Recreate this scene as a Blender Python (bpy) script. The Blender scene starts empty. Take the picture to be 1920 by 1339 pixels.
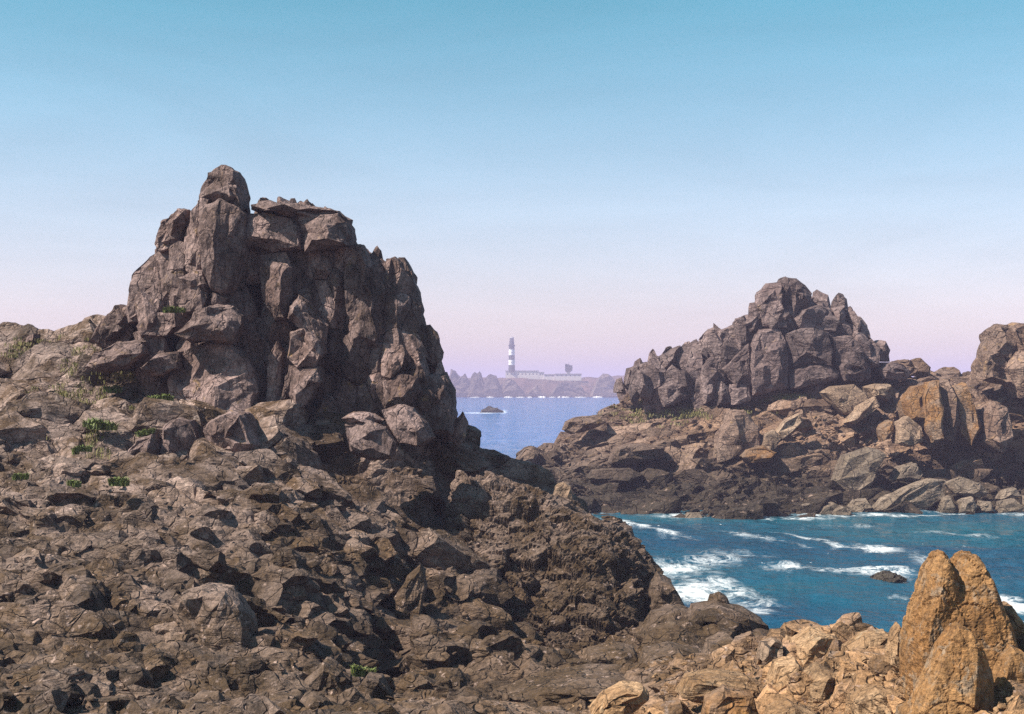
import bpy, bmesh, math, random
import numpy as np
from mathutils import Vector

rng = np.random.default_rng(11)
random.seed(11)
S = bpy.context.scene
COL = S.collection

# ------------------------------------------------------------------ camera
F = 2667.0           # focal length in photograph pixels (50 mm on a 36 mm frame)
CX, HY = 960.0, 727.0  # image column of the view axis, image row of the horizon
CZ = 12.0            # eye height above the sea, metres
cam = bpy.data.cameras.new('camera')
cam.lens = 50.0; cam.sensor_width = 36.0; cam.sensor_fit = 'HORIZONTAL'
cam.shift_y = (HY - 669.5) / 1920.0
cam.clip_start = 0.5; cam.clip_end = 40000
camo = bpy.data.objects.new('camera', cam); COL.objects.link(camo)
camo.location = (0, 0, CZ); camo.rotation_euler = (math.radians(90), 0, 0)
S.camera = camo

# ------------------------------------------------------------------ light
SUN_AZ = math.radians(-108)     # from the view axis (+Y) towards the left
SUN_EL = math.radians(49)
sd = Vector((math.sin(SUN_AZ)*math.cos(SUN_EL), math.cos(SUN_AZ)*math.cos(SUN_EL), math.sin(SUN_EL)))
sun = bpy.data.lights.new('sun', 'SUN'); sun.energy = 5.0; sun.angle = math.radians(0.53); sun.color = (1.0, 0.92, 0.80)
suno = bpy.data.objects.new('sun', sun); COL.objects.link(suno)
suno.rotation_euler = sd.to_track_quat('Z', 'Y').to_euler()
suno.location = (-40, 30, 80)

W = bpy.data.worlds.new('World'); S.world = W; W.use_nodes = True
nt = W.node_tree; nt.nodes.clear()
wo = nt.nodes.new('ShaderNodeOutputWorld'); bg = nt.nodes.new('ShaderNodeBackground')
sky = nt.nodes.new('ShaderNodeTexSky'); sky.sky_type = 'NISHITA'; sky.sun_disc = False
sky.sun_elevation = SUN_EL; sky.sun_rotation = SUN_AZ
sky.air_density = 1.0; sky.dust_density = 1.0; sky.ozone_density = 1.2
tc = nt.nodes.new('ShaderNodeTexCoord'); sp = nt.nodes.new('ShaderNodeSeparateXYZ')
rp = nt.nodes.new('ShaderNodeValToRGB')
els = rp.color_ramp.elements
els[0].position = 0.0; els[0].color = (1.36, 1.12, 1.12, 1)
els[1].position = 1.0; els[1].color = (0.62, 0.86, 0.80, 1)
for p_, c_ in ((0.05, (1.24, 1.01, 1.06, 1)), (0.13, (1.04, 1.02, 1.00, 1)), (0.27, (0.42, 0.97, 0.88, 1))):
    e = els.new(p_); e.color = c_
mul = nt.nodes.new('ShaderNodeMix'); mul.data_type = 'RGBA'; mul.blend_type = 'MULTIPLY'; mul.inputs[0].default_value = 1.0
nt.links.new(tc.outputs['Generated'], sp.inputs[0]); nt.links.new(sp.outputs['Z'], rp.inputs[0])
nt.links.new(sky.outputs[0], mul.inputs[6]); nt.links.new(rp.outputs[0], mul.inputs[7])
cmp_ = nt.nodes.new('ShaderNodeMapping'); cmp_.inputs['Scale'].default_value = (1.5, 1.5, 9.0); nt.links.new(tc.outputs['Generated'], cmp_.inputs[0])
cn = nt.nodes.new('ShaderNodeTexNoise'); cn.inputs['Scale'].default_value = 1.6; cn.inputs['Detail'].default_value = 6; cn.inputs['Roughness'].default_value = .6; cn.inputs['Distortion'].default_value = .6
nt.links.new(cmp_.outputs[0], cn.inputs['Vector'])
cr_ = nt.nodes.new('ShaderNodeMapRange'); cr_.inputs[1].default_value = .35; cr_.inputs[2].default_value = .75; cr_.inputs[3].default_value = .95; cr_.inputs[4].default_value = 1.10
nt.links.new(cn.outputs[0], cr_.inputs[0])
wsp = nt.nodes.new('ShaderNodeMix'); wsp.data_type = 'RGBA'; wsp.blend_type = 'MULTIPLY'; wsp.inputs[0].default_value = 1.0     # thin uneven veil of high cloud
nt.links.new(mul.outputs[2], wsp.inputs[6]); nt.links.new(cr_.outputs[0], wsp.inputs[7])
nt.links.new(wsp.outputs[2], bg.inputs[0]); bg.inputs[1].default_value = 0.082
nt.links.new(bg.outputs[0], wo.inputs[0])

S.view_settings.view_transform = 'Standard'; S.view_settings.look = 'None'
S.view_settings.exposure = 1.0; S.view_settings.gamma = 1.0; S.view_settings.use_curve_mapping = False
S.cycles.max_bounces = 5; S.cycles.diffuse_bounces = 2; S.cycles.use_denoising = False; S.cycles.glossy_bounces = 2
S.cycles.transmission_bounces = 2; S.cycles.volume_bounces = 0; S.cycles.transparent_max_bounces = 4

# ------------------------------------------------------------------ numpy noise
def _h(i, j, k, s):
    n = (i.astype(np.uint32)*np.uint32(374761393) + j.astype(np.uint32)*np.uint32(668265263)
         + k.astype(np.uint32)*np.uint32(2246822519) + np.uint32((s*3266489917) & 0xffffffff))
    n = (n ^ (n >> np.uint32(13)))*np.uint32(1274126177)
    n = (n ^ (n >> np.uint32(16)))*np.uint32(2654435761)
    return ((n ^ (n >> np.uint32(15))) & np.uint32(0xffffff)).astype(np.float32)/np.float32(0xffffff)

def vnoise(p, s=0):
    f = np.floor(p); i = f.astype(np.int32); t = (p-f).astype(np.float32)
    t = t*t*t*(t*(t*6-15)+10)
    r = 0
    for a in (0, 1):
        wa = t[:, 0] if a else 1-t[:, 0]
        for b in (0, 1):
            wb = wa*(t[:, 1] if b else 1-t[:, 1])
            for c in (0, 1):
                w = wb*(t[:, 2] if c else 1-t[:, 2])
                r = r + w*_h(i[:, 0]+a, i[:, 1]+b, i[:, 2]+c, s)
    return r*2-1

ROT = np.array([[0.00, 0.80, 0.60], [-0.80, 0.36, -0.48], [-0.60, -0.48, 0.64]])
def fbm(p, octv=4, s=0, gain=0.5):
    r = 0; a = 1.0; q = p.copy()
    for o in range(octv):
        r = r + a*vnoise(q, s+o*7); q = (q@ROT.T)*2.03+3.1; a *= gain
    return r

def rotm(ax, ay, az):
    cx, sx, cy, sy, cz, sz = math.cos(ax), math.sin(ax), math.cos(ay), math.sin(ay), math.cos(az), math.sin(az)
    return (np.array([[cz, -sz, 0], [sz, cz, 0], [0, 0, 1]]) @ np.array([[cy, 0, sy], [0, 1, 0], [-sy, 0, cy]])
            @ np.array([[1, 0, 0], [0, cx, -sx], [0, sx, cx]]))

def cells(p, s=0, tilt=1.5, width=0.05, jit=0.95, bias=(0, 0, 0)):
    """fractured-rock noise: every cell has its own height and tilt; cracks run between the cells"""
    f = np.floor(p); i = f.astype(np.int32); t = (p-f).astype(np.float32)
    n = len(p); d1 = np.full(n, 9, np.float32); d2 = np.full(n, 9, np.float32)
    idx = np.zeros((n, 3), np.int32); off = np.zeros((n, 3), np.float32)
    for a in (-1, 0, 1):
        for b in (-1, 0, 1):
            for c in (-1, 0, 1):
                I, J, K = i[:, 0]+a, i[:, 1]+b, i[:, 2]+c
                ox = a+0.5+jit*(_h(I, J, K, s)-0.5)-t[:, 0]
                oy = b+0.5+jit*(_h(I, J, K, s+1)-0.5)-t[:, 1]
                oz = c+0.5+jit*(_h(I, J, K, s+2)-0.5)-t[:, 2]
                d = ox*ox; d = d*d; e_ = oy*oy; d = d+e_*e_; e_ = oz*oz; d = d+e_*e_
                m = d < d1
                d2 = np.where(m, d1, np.minimum(d2, d))
                d1 = np.where(m, d, d1)
                idx[m, 0] = I[m]; idx[m, 1] = J[m]; idx[m, 2] = K[m]
                off[m, 0] = ox[m]; off[m, 1] = oy[m]; off[m, 2] = oz[m]
    h = _h(idx[:, 0], idx[:, 1], idx[:, 2], s+3)*2-1
    tl = 0
    for q in range(3):
        tl = tl + off[:, q]*(_h(idx[:, 0], idx[:, 1], idx[:, 2], s+4+q)*2-1+bias[q])
    e = d2**0.25-d1**0.25
    crack = np.clip(1-e/width, 0, 1)
    return h*0.6+tilt*tl, crack

def rocky(P, k=1.0, s=0, shape=(1, 1, 1), rot=(0.15, 0.25, 0.3), amps=(.40, .17, .07), sizes=(2.4, .95, .38), crev=(.35, .20, .08), bias=(0, 0, 0), fine=0.05, tilt=1.5):
    R = rotm(*rot)
    q = (P@R.T)/(np.array(shape)*k)
    wq = q + 0.13*np.stack([vnoise(q*0.9+11, s+60), vnoise(q*0.9+23, s+61), vnoise(q*0.9+37, s+62)], 1)
    d = 0
    for a, z, c, o in zip(amps, sizes, crev, range(9)):
        if a == 0: continue
        h, cr = cells(wq/z+o*5.3, s+o*10, bias=bias, tilt=tilt)
        d = d + a*h - c*cr**1.5
    if fine: d = d + fine*fbm(q*2.6, 3, s+80)
    return d*k

# ------------------------------------------------------------------ mesh helpers
def mesh_np(name, V, Fc, smooth=False):
    me = bpy.data.meshes.new(name)
    nf, k = Fc.shape
    me.vertices.add(len(V)); me.vertices.foreach_set('co', np.ascontiguousarray(V, np.float32).ravel())
    me.loops.add(nf*k); me.loops.foreach_set('vertex_index', np.ascontiguousarray(Fc, np.int32).ravel())
    me.polygons.add(nf); me.polygons.foreach_set('loop_start', np.arange(0, nf*k, k, dtype=np.int32))
    me.update(calc_edges=True)
    me.shade_smooth() if smooth else me.shade_flat()
    return me

def grid_faces(r, c):
    a = np.arange(r*c).reshape(r, c)
    return np.stack([a[:-1, :-1], a[:-1, 1:], a[1:, 1:], a[1:, :-1]], -1).reshape(-1, 4)

def link(name, me, mat=None, parent=None):
    o = bpy.data.objects.new(name, me); COL.objects.link(o)
    if mat and me: me.materials.clear(); me.materials.append(mat)
    if parent: o.parent = parent
    return o

def tag(o, label=None, cat=None, group=None, kind=None):
    if label: o['label'] = label
    if cat: o['category'] = cat
    if group: o['group'] = group
    if kind: o['kind'] = kind
    return o

def empty(name, loc):
    o = bpy.data.objects.new(name, None); COL.objects.link(o); o.location = loc
    o.empty_display_size = 0.5
    return o

def at(px, py, Y):
    return np.array([(px-CX)/F*Y, Y, CZ+(HY-py)/F*Y])

# ------------------------------------------------------------------ materials
def N(nt, t, **kw):
    n = nt.nodes.new(t)
    for k, v in kw.items():
        if isinstance(k, str) and hasattr(n, k): setattr(n, k, v)
    return n

def rock_mat(name, a, b, lichen, orange=(0.285, 0.160, 0.080), k=1.0, tide=None, rough=0.85, tidecol=(0.022, 0.018, 0.012), lich_amt=0.60, crack=True, bedding=(1, 1, 4.5)):
    m = bpy.data.materials.new(name); m.use_nodes = True; nt = m.node_tree; nt.nodes.clear(); L = nt.links.new
    out = nt.nodes.new('ShaderNodeOutputMaterial'); bs = nt.nodes.new('ShaderNodeBsdfPrincipled')
    L(bs.outputs[0], out.inputs[0]); bs.inputs['Roughness'].default_value = rough
    bs.inputs['Specular IOR Level'].default_value = 0.25
    geo = nt.nodes.new('ShaderNodeNewGeometry')
    def noise(scale, detail=6, rough=0.6, lac=2.0, dist=0.0):
        n = nt.nodes.new('ShaderNodeTexNoise'); n.inputs['Scale'].default_value = scale/k
        n.inputs['Detail'].default_value = detail; n.inputs['Roughness'].default_value = rough; n.inputs['Distortion'].default_value = dist
        L(geo.outputs['Position'], n.inputs['Vector']); return n.outputs[0]
    def mr(v, lo, hi, tlo=0.0, thi=1.0):
        n = nt.nodes.new('ShaderNodeMapRange'); n.inputs[1].default_value = lo; n.inputs[2].default_value = hi
        n.inputs[3].default_value = tlo; n.inputs[4].default_value = thi; L(v, n.inputs[0]); return n.outputs[0]
    def mix(f, A, B, mode='MIX'):
        n = nt.nodes.new('ShaderNodeMix'); n.data_type = 'RGBA'; n.blend_type = mode
        for v, s in ((f, 0), (A, 6), (B, 7)):
            if isinstance(v, (tuple, list)): n.inputs[s].default_value = tuple(v)+(1,)
            elif isinstance(v, float): n.inputs[s].default_value = v
            else: L(v, n.inputs[s])
        return n.outputs[2]
    a, b, lichen = (tuple(x*0.74 for x in t) for t in (a, b, lichen))
    c = mix(mr(noise(0.45, 4, 0.65, dist=0.6), 0.42, 0.58), a, b)
    at_ = nt.nodes.new('ShaderNodeAttribute'); at_.attribute_name = 'tint'
    om = nt.nodes.new('ShaderNodeMath'); om.operation = 'MULTIPLY'
    L(at_.outputs['Fac'], om.inputs[0]); L(mr(noise(0.9, 2), 0.30, 0.55, 0.35, 1.0), om.inputs[1])
    c = mix(om.outputs[0], c, orange)
    c = mix(mr(noise(1.7, 4, 0.65, dist=0.8), lich_amt, lich_amt+0.10, 0.0, 0.75), c, lichen)
    c = mix(mr(noise(0.8, 4, 0.7, dist=1.0), 0.56, 0.66, 0.0, 0.65), c, tuple(x*0.42 for x in a))
    if tide:
        s3 = nt.nodes.new('ShaderNodeSeparateXYZ'); L(geo.outputs['Position'], s3.inputs[0])
        ad = nt.nodes.new('ShaderNodeMath'); ad.operation = 'ADD'; L(s3.outputs['Z'], ad.inputs[0])
        L(mr(noise(0.35, 3), 0.2, 0.8, -tide[2], tide[2]), ad.inputs[1])
        tm = mr(ad.outputs[0], tide[0], tide[1], tide[3] if len(tide) > 3 else 0.92, 0.0)
        inv = nt.nodes.new('ShaderNodeMath'); inv.operation = 'SUBTRACT'; inv.inputs[0].default_value = 1.0; L(at_.outputs['Fac'], inv.inputs[1])
        tmm = nt.nodes.new('ShaderNodeMath'); tmm.operation = 'MULTIPLY'; L(tm, tmm.inputs[0]); L(inv.outputs[0], tmm.inputs[1])
        c = mix(tmm.outputs[0], c, tidecol)
    stn = nt.nodes.new('ShaderNodeTexNoise'); stn.inputs['Scale'].default_value = 1.5/k; stn.inputs['Detail'].default_value = 4; stn.inputs['Roughness'].default_value = .65
    smp = nt.nodes.new('ShaderNodeMapping'); smp.inputs['Scale'].default_value = (1.6, 1.6, .35); L(geo.outputs['Position'], smp.inputs[0]); L(smp.outputs[0], stn.inputs['Vector'])
    c = mix(mr(stn.outputs[0], 0.54, 0.66, 0.0, 0.6), c, tuple(x*0.38 for x in a))
    c = mix(mr(noise(4.2, 3, 0.6), 0.62, 0.68, 0.0, 0.55), c, tuple(min(.6, x*1.45) for x in b))
    fine = mr(noise(8.0, 4, 0.78), 0.32, 0.70, 0.45, 1.50)
    tn = nt.nodes.new('ShaderNodeAttribute'); tn.attribute_name = 'tone'
    tm_ = nt.nodes.new('ShaderNodeMath'); tm_.operation = 'MULTIPLY_ADD'; tm_.inputs[2].default_value = 0.0
    ta = nt.nodes.new('ShaderNodeMath'); ta.operation = 'ADD'; ta.inputs[1].default_value = 1.0; L(tn.outputs['Fac'], ta.inputs[0])
    L(ta.outputs[0], tm_.inputs[0]); L(fine, tm_.inputs[1])
    n = nt.nodes.new('ShaderNodeMix'); n.data_type = 'RGBA'; n.blend_type = 'MULTIPLY'; n.inputs[0].default_value = 1.0
    L(c, n.inputs[6]); L(tm_.outputs[0], n.inputs[7]); c = n.outputs[2]
    L(c, bs.inputs['Base Color'])
    # relief
    bsum = nt.nodes.new('ShaderNodeMath'); bsum.operation = 'ADD'
    bed = nt.nodes.new('ShaderNodeMapping'); bed.inputs['Rotation'].default_value = (0.15, 0.3, 0.2); bed.inputs['Scale'].default_value = bedding
    L(geo.outputs['Position'], bed.inputs[0])
    bn = nt.nodes.new('ShaderNodeTexNoise'); bn.inputs['Scale'].default_value = 1.1/k; bn.inputs['Detail'].default_value = 5; bn.inputs['Roughness'].default_value = .6; bn.inputs['Distortion'].default_value = .4
    L(bed.outputs[0], bn.inputs['Vector'])
    b2 = nt.nodes.new('ShaderNodeMath'); b2.operation = 'ADD'; L(noise(2.6, 6, 0.68), b2.inputs[0]); L(bn.outputs[0], b2.inputs[1])
    L(b2.outputs[0], bsum.inputs[0])
    if crack:
        mp = nt.nodes.new('ShaderNodeMapping'); mp.inputs['Rotation'].default_value = (0.3, 0.35, 0.2); mp.inputs['Scale'].default_value = (1.0, 1.0, 1.9) if bedding[2] > 1 else (1.5, 1.5, .45)
        wn = nt.nodes.new('ShaderNodeTexNoise'); wn.inputs['Scale'].default_value = 1.3/k; wn.inputs['Detail'].default_value = 2
        L(geo.outputs['Position'], wn.inputs['Vector'])
        wm = nt.nodes.new('ShaderNodeMix'); wm.data_type = 'VECTOR'; wm.inputs[0].default_value = 0.45
        L(geo.outputs['Position'], wm.inputs[4])
        va = nt.nodes.new('ShaderNodeVectorMath'); va.operation = 'ADD'; L(geo.outputs['Position'], va.inputs[0]); L(wn.outputs['Color'], va.inputs[1])
        L(va.outputs[0], mp.inputs[0])
        vo = nt.nodes.new('ShaderNodeTexVoronoi'); vo.feature = 'DISTANCE_TO_EDGE'; vo.inputs['Scale'].default_value = 0.9/k
        L(mp.outputs[0], vo.inputs['Vector'])
        L(mr(vo.outputs['Distance'], 0.0, 0.04, -0.6, 0.0), bsum.inputs[1])
    else:
        bsum.inputs[1].default_value = 0.0
    bu = nt.nodes.new('ShaderNodeBump'); bu.inputs['Strength'].default_value = 0.8; bu.inputs['Distance'].default_value = 0.22*k
    L(bsum.outputs[0], bu.inputs['Height']); L(bu.outputs[0], bs.inputs['Normal'])
    return m

M = {}
M['head'] = rock_mat('slope_rock', (0.088, 0.050, 0.026), (0.320, 0.225, 0.192), (0.44, 0.33, 0.28), tide=(3.5, 10.5, 1.8, 0.84), tidecol=(0.058, 0.034, 0.016))
M['crag'] = rock_mat('crag_rock', a=(0.135, 0.084, 0.072), b=(0.300, 0.205, 0.188), lichen=(0.30, 0.18, 0.070), bedding=(2.6, 2.6, .8), lich_amt=0.61)
M['isle'] = rock_mat('islet_rock', (0.155, 0.094, 0.068), (0.265, 0.175, 0.135), (0.34, 0.20, 0.085), k=2.0, tide=(2.2, 6.8, 1.8, .90), tidecol=(0.022, 0.016, 0.009))
M['icrag'] = rock_mat('islet_crag_rock', (0.135, 0.090, 0.085), (0.245, 0.172, 0.162), (0.26, 0.165, 0.08), k=2.0, lich_amt=0.63)
M['cream'] = rock_mat('pale_rock', (0.29, 0.190, 0.130), (0.37, 0.255, 0.180), (0.40, 0.25, 0.12), k=1.6)
M['ochre'] = rock_mat('ochre_rock', (0.27, 0.130, 0.048), (0.25, 0.165, 0.115), (0.34, 0.165, 0.05), k=1.4, lich_amt=0.54)
M['orange'] = rock_mat('orange_granite', (0.30, 0.168, 0.082), (0.41, 0.255, 0.145), (0.44, 0.32, 0.21), k=0.8, crack=True)
M['pin'] = rock_mat('pinnacle_granite', (0.25, 0.120, 0.042), (0.33, 0.175, 0.072), (0.27, 0.205, 0.15), k=0.7, crack=False, lich_amt=0.53)
M['wet'] = rock_mat('wet_rock', (0.05, 0.038, 0.026), (0.085, 0.065, 0.045), (0.10, 0.08, 0.05), k=1.0, rough=0.5)
M['shore'] = rock_mat('shore_rock', (0.20, 0.145, 0.105), (0.28, 0.21, 0.16), (0.33, 0.24, 0.15), k=1.8, tide=(-0.3, 1.4, 0.5, 0.75), tidecol=(0.06, 0.045, 0.03))
M['far'] = rock_mat('far_cliff_rock', (0.10, 0.075, 0.070), (0.15, 0.11, 0.09), (0.16, 0.12, 0.08), k=25.0, crack=False)
M['heath'] = rock_mat('far_heath', (0.19, 0.105, 0.085), (0.12, 0.078, 0.06), (0.20, 0.13, 0.09), k=25.0, crack=False, tide=(1, 7, 3))

def flat_mat(name, col, rough=0.7, noise_amt=0.25, scale=3.0):
    m = bpy.data.materials.new(name); m.use_nodes = True; nt = m.node_tree; bs = nt.nodes['Principled BSDF']
    bs.inputs['Roughness'].default_value = rough
    geo = nt.nodes.new('ShaderNodeNewGeometry'); n = nt.nodes.new('ShaderNodeTexNoise'); n.inputs['Scale'].default_value = scale
    n.inputs['Detail'].default_value = 5
    nt.links.new(geo.outputs['Position'], n.inputs['Vector'])
    mx = nt.nodes.new('ShaderNodeMix'); mx.data_type = 'RGBA'
    mx.inputs[6].default_value = tuple(c*(1-noise_amt) for c in col)+(1,); mx.inputs[7].default_value = tuple(min(1, c*(1+noise_amt)) for c in col)+(1,)
    nt.links.new(n.outputs[0], mx.inputs[0]); nt.links.new(mx.outputs[2], bs.inputs['Base Color'])
    return m
M['leaf'] = flat_mat('green_leaf', (0.105, 0.130, 0.026), 0.6, 0.35, 6)
M['grass'] = flat_mat('dry_grass', (0.165, 0.145, 0.040), 0.7, 0.4, 1.5)
M['white'] = flat_mat('white_paint', (0.74, 0.72, 0.70), 0.6, 0.05, 0.3)
M['black'] = flat_mat('black_paint', (0.035, 0.033, 0.036), 0.6, 0.1, 0.3)
M['wall'] = flat_mat('building_render', (0.62, 0.55, 0.50), 0.8, 0.08, 0.2)
M['slate'] = flat_mat('slate_roof', (0.30, 0.27, 0.28), 0.7, 0.1, 0.2)
M['glass'] = flat_mat('dark_glass', (0.04, 0.05, 0.06), 0.15, 0.1, 0.3)

# ------------------------------------------------------------------ terrain from control points
class Surf:
    def __init__(self, pts, soft=1.5):
        pts = np.array(pts, float); self.c = pts[:, :2]; self.s = soft
        n = len(pts); A = np.zeros((n+3, n+3)); A[:n, :n] = self.phi(self.c) - 0.0
        A[:n, n] = 1; A[:n, n+1:] = self.c; A[n, :n] = 1; A[n+1:, :n] = self.c.T
        b = np.zeros(n+3); b[:n] = pts[:, 2]
        self.w = np.linalg.lstsq(A, b, rcond=None)[0]
    def phi(self, q):
        d = q[:, None, :]-self.c[None]
        return np.sqrt((d**2).sum(-1)+self.s**2)
    def __call__(self, X, Y):
        q = np.stack([X.ravel(), Y.ravel()], 1); n = len(self.c); r = np.empty(len(q))
        for i in range(0, len(q), 60000):
            c = q[i:i+60000]; r[i:i+60000] = self.phi(c)@self.w[:n]+self.w[n]+c@self.w[n+1:]
        return r.reshape(X.shape)

def ctrl(cols, world):
    out = []
    for px, lst in cols.items():
        for py, Y in lst: out.append(at(px, py, Y))
    return out+[np.array(w, float) for w in world]

def fan_grid(surf, us, Y0, Y1, rows, eye=CZ, carve=None):
    """columns fan out with distance; rows follow the ground's own length so that steep ground is as fine as flat"""
    T = np.linspace(0, 1, 500); Yc = Y0*(Y1/Y0)**T
    X = us[None, :]*Yc[:, None]; Yg = np.repeat(Yc[:, None], len(us), 1)
    Z = surf(X, Yg)
    if carve is not None: Z = carve(X, Yg, Z); Z = relax(Z, 3)
    dY = np.diff(Yg, axis=0); dZ = np.diff(Z, axis=0); Ym = (Yg[1:]+Yg[:-1])/2
    vis = np.maximum(dZ*Ym-(Z[1:]-eye)*dY, 0)/Ym**2        # projected height
    w = vis+0.07*np.hypot(dY, dZ)/Ym
    def blur(a, n, ax):
        p = [(0, 0), (0, 0)]; p[ax] = (n+1, n); c = np.cumsum(np.pad(a, p, 'edge'), ax)
        return (c[2*n+1:]-c[:-2*n-1] if ax == 0 else c[:, 2*n+1:]-c[:, :-2*n-1])/(2*n+1)
    w = blur(blur(blur(w, 7, 0), 14, 1), 14, 1)
    cum = np.vstack([np.zeros(len(us)), np.cumsum(w, 0)]); cum /= cum[-1]
    R = np.linspace(0, 1, rows); Yr = np.empty((rows, len(us))); Zr = np.empty_like(Yr)
    for c in range(len(us)):
        Yr[:, c] = np.interp(R, cum[:, c], Yg[:, c]); Zr[:, c] = np.interp(Yr[:, c], Yg[:, c], Z[:, c])
    Xr = us[None, :]*Yr
    return np.stack([Xr, Yr, Zr], -1)

def grid_normals(G):
    du = np.gradient(G, axis=1); dv = np.gradient(G, axis=0)
    n = np.cross(du, dv); n /= np.linalg.norm(n, axis=-1, keepdims=True)+1e-9
    return n*np.sign(n[..., 2:3]+1e-9)

def terrace(P, z, L, dip, warp, s, amt):
    """step the ground into ledges along tilted bedding"""
    t = (z+dip[0]*P[:, 0]+dip[1]*P[:, 1]+warp*fbm(P*0.35, 3, s))/L
    L_ = np.floor(t); f = t-L_; hard = _h(L_.astype(np.int32), np.floor(P[:, 0]/5+vnoise(P*.3, s+5)).astype(np.int32), np.floor(P[:, 1]/6).astype(np.int32), s)
    lo = 0.45+0.35*hard
    return z+L*(np.clip((f-lo)/(1-lo), 0, 1)-f)*amt

def relax(g, n):
    for _ in range(n):
        a = g.copy()
        a[1:-1, 1:-1] = 0.5*g[1:-1, 1:-1]+0.125*(g[:-2, 1:-1]+g[2:, 1:-1]+g[1:-1, :-2]+g[1:-1, 2:])
        g = a
    return g

def sm(x, a, b):
    t = np.clip((x-a)/(b-a), 0, 1); return t*t*(3-2*t)

def add_attr(me, name, vals):
    a = me.attributes.new(name, 'FLOAT', 'POINT'); a.data.foreach_set('value', np.asarray(vals, np.float32))

# --- headland: the slope on the left, the dome above the cove and the ledges in front
HC = {
 -600: [(1339, 31), (1000, 48), (800, 62), (690, 78)],
 -250: [(1339, 30), (1150, 38), (1000, 46), (850, 56), (750, 64), (665, 76)],
 0: [(1339, 30), (1200, 36), (1080, 42), (960, 48), (850, 56), (750, 64), (690, 69), (654, 74)],
 130: [(1339, 30), (1200, 36), (1080, 42), (960, 48.5), (850, 56), (750, 63), (690, 67.5), (632, 73)],
 250: [(1339, 30.5), (1200, 36.5), (1080, 42.5), (960, 49), (850, 56), (750, 62.5), (680, 66.5), (635, 69)],
 400: [(1339, 31), (1230, 36), (1100, 41.5), (960, 49), (860, 56), (790, 61), (710, 65)],
 550: [(1339, 32), (1230, 37), (1100, 43), (960, 51), (860, 57.5), (790, 62), (740, 65)],
 700: [(1339, 33), (1240, 39), (1150, 45), (1050, 51.5), (950, 57), (870, 61), (800, 64.5)],
 850: [(1339, 34), (1270, 39), (1200, 46), (1100, 53), (1000, 58.5), (920, 63), (850, 67), (818, 70)],
 930: [(1339, 34.5), (1270, 40), (1230, 49), (1150, 54), (1050, 59), (960, 64), (900, 68.5), (850, 74)],
 1000: [(1339, 35), (1275, 41), (1250, 50), (1180, 54), (1100, 57), (1000, 62), (940, 66.5), (905, 70)],
 1070: [(1339, 34.5), (1275, 41), (1255, 51), (1180, 54.5), (1090, 58), (1000, 63), (950, 67)],
 1130: [(1339, 34), (1275, 41), (1250, 51), (1150, 55), (1070, 59), (990, 66)],
 1185: [(1339, 33), (1275, 41), (1230, 50), (1150, 56), (1060, 61.5), (1020, 65)],
 1222: [(1339, 32.5), (1270, 40), (1205, 51), (1170, 56), (1125, 60)],
 1300: [(1339, 32), (1270, 38), (1210, 45), (1165, 51)],
 1400: [(1339, 31), (1270, 36), (1210, 43), (1160, 49)],
 1500: [(1339, 29), (1260, 32.5), (1200, 36)],
 1650: [(1339, 27), (1260, 30), (1205, 34)],
 1800: [(1339, 25), (1280, 27), (1225, 32)],
 1950: [(1339, 24), (1245, 31)],
 2300: [(1339, 24), (1260, 31)],
}
HW = [(-15, 14, 7.4), (-5, 14, 7.6), (4, 14, 7.8), (12, 14, 7.6), (-25, 14, 7.2), (25, 14, 7.5),
      (-35, 95, 10), (-50, 95, 9), (-40, 125, 0), (-20, 95, 8), (-20, 110, 0), (-10, 82, 7.5), (-10, 95, 1), (-4, 80, 5), (-3, 88, -1.5),
      (0.5, 79, 3.5), (1, 86, -2), (4, 74, 3.0), (5, 80, -2), (7.6, 71, 0), (8.6, 66, -1.2), (9.5, 70, -2), (8.4, 61, -1.0), (10, 62, -2),
      (9.0, 57, -0.8), (7.0, 60, -.6), (7.2, 64, -1.2), (6.6, 69, -.3), (10.5, 53.5, -0.3), (12, 57, -2.2), (9.8, 48, 1.2), (12.5, 48, -1), (12, 41, 1.5), (15, 43, -1), (14, 39, 1.2), (17, 40, -1), (20, 38, 0), (26, 38, 0), (30, 45, -2), (20, 50, -2.5)]
hs = Surf(ctrl(HC, HW), 1.6)
GL = [at(890, 815, 70.5), at(845, 900, 64), at(805, 1000, 58), at(765, 1110, 51), at(715, 1215, 42), at(690, 1260, 38.5)]
def gully(X, Y):
    best = np.full(X.shape, 99.0)
    for a, b in zip(GL[:-1], GL[1:]):
        ax, ay, bx, by = a[0], a[1], b[0], b[1]
        t = np.clip(((X-ax)*(bx-ax)+(Y-ay)*(by-ay))/((bx-ax)**2+(by-ay)**2), 0, 1)
        best = np.minimum(best, np.hypot(X-ax-t*(bx-ax), Y-ay-t*(by-ay)))
    return 1.15*np.exp(-(best/0.75)**2)
us = np.concatenate([np.linspace(-0.62, -0.385, 50)[:-1], np.linspace(-0.385, 0.385, 820), np.linspace(0.385, 0.55, 30)[1:]])
def pix(P): return P[:, 0]/P[:, 1]*F+CX, HY-(P[:, 2]-CZ)/P[:, 1]*F
def masks(P):
    px, py = pix(P)
    fore = sm(P[:, 1], 42, 33)*sm(px, 960, 1380)
    dome = np.exp(-(((P[:, 0]-1.6)/4.6)**2+((P[:, 1]-60)/8.5)**2))
    return fore, dome, sm(P[:, 1], 22, 60)*0.45+0.55
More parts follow.
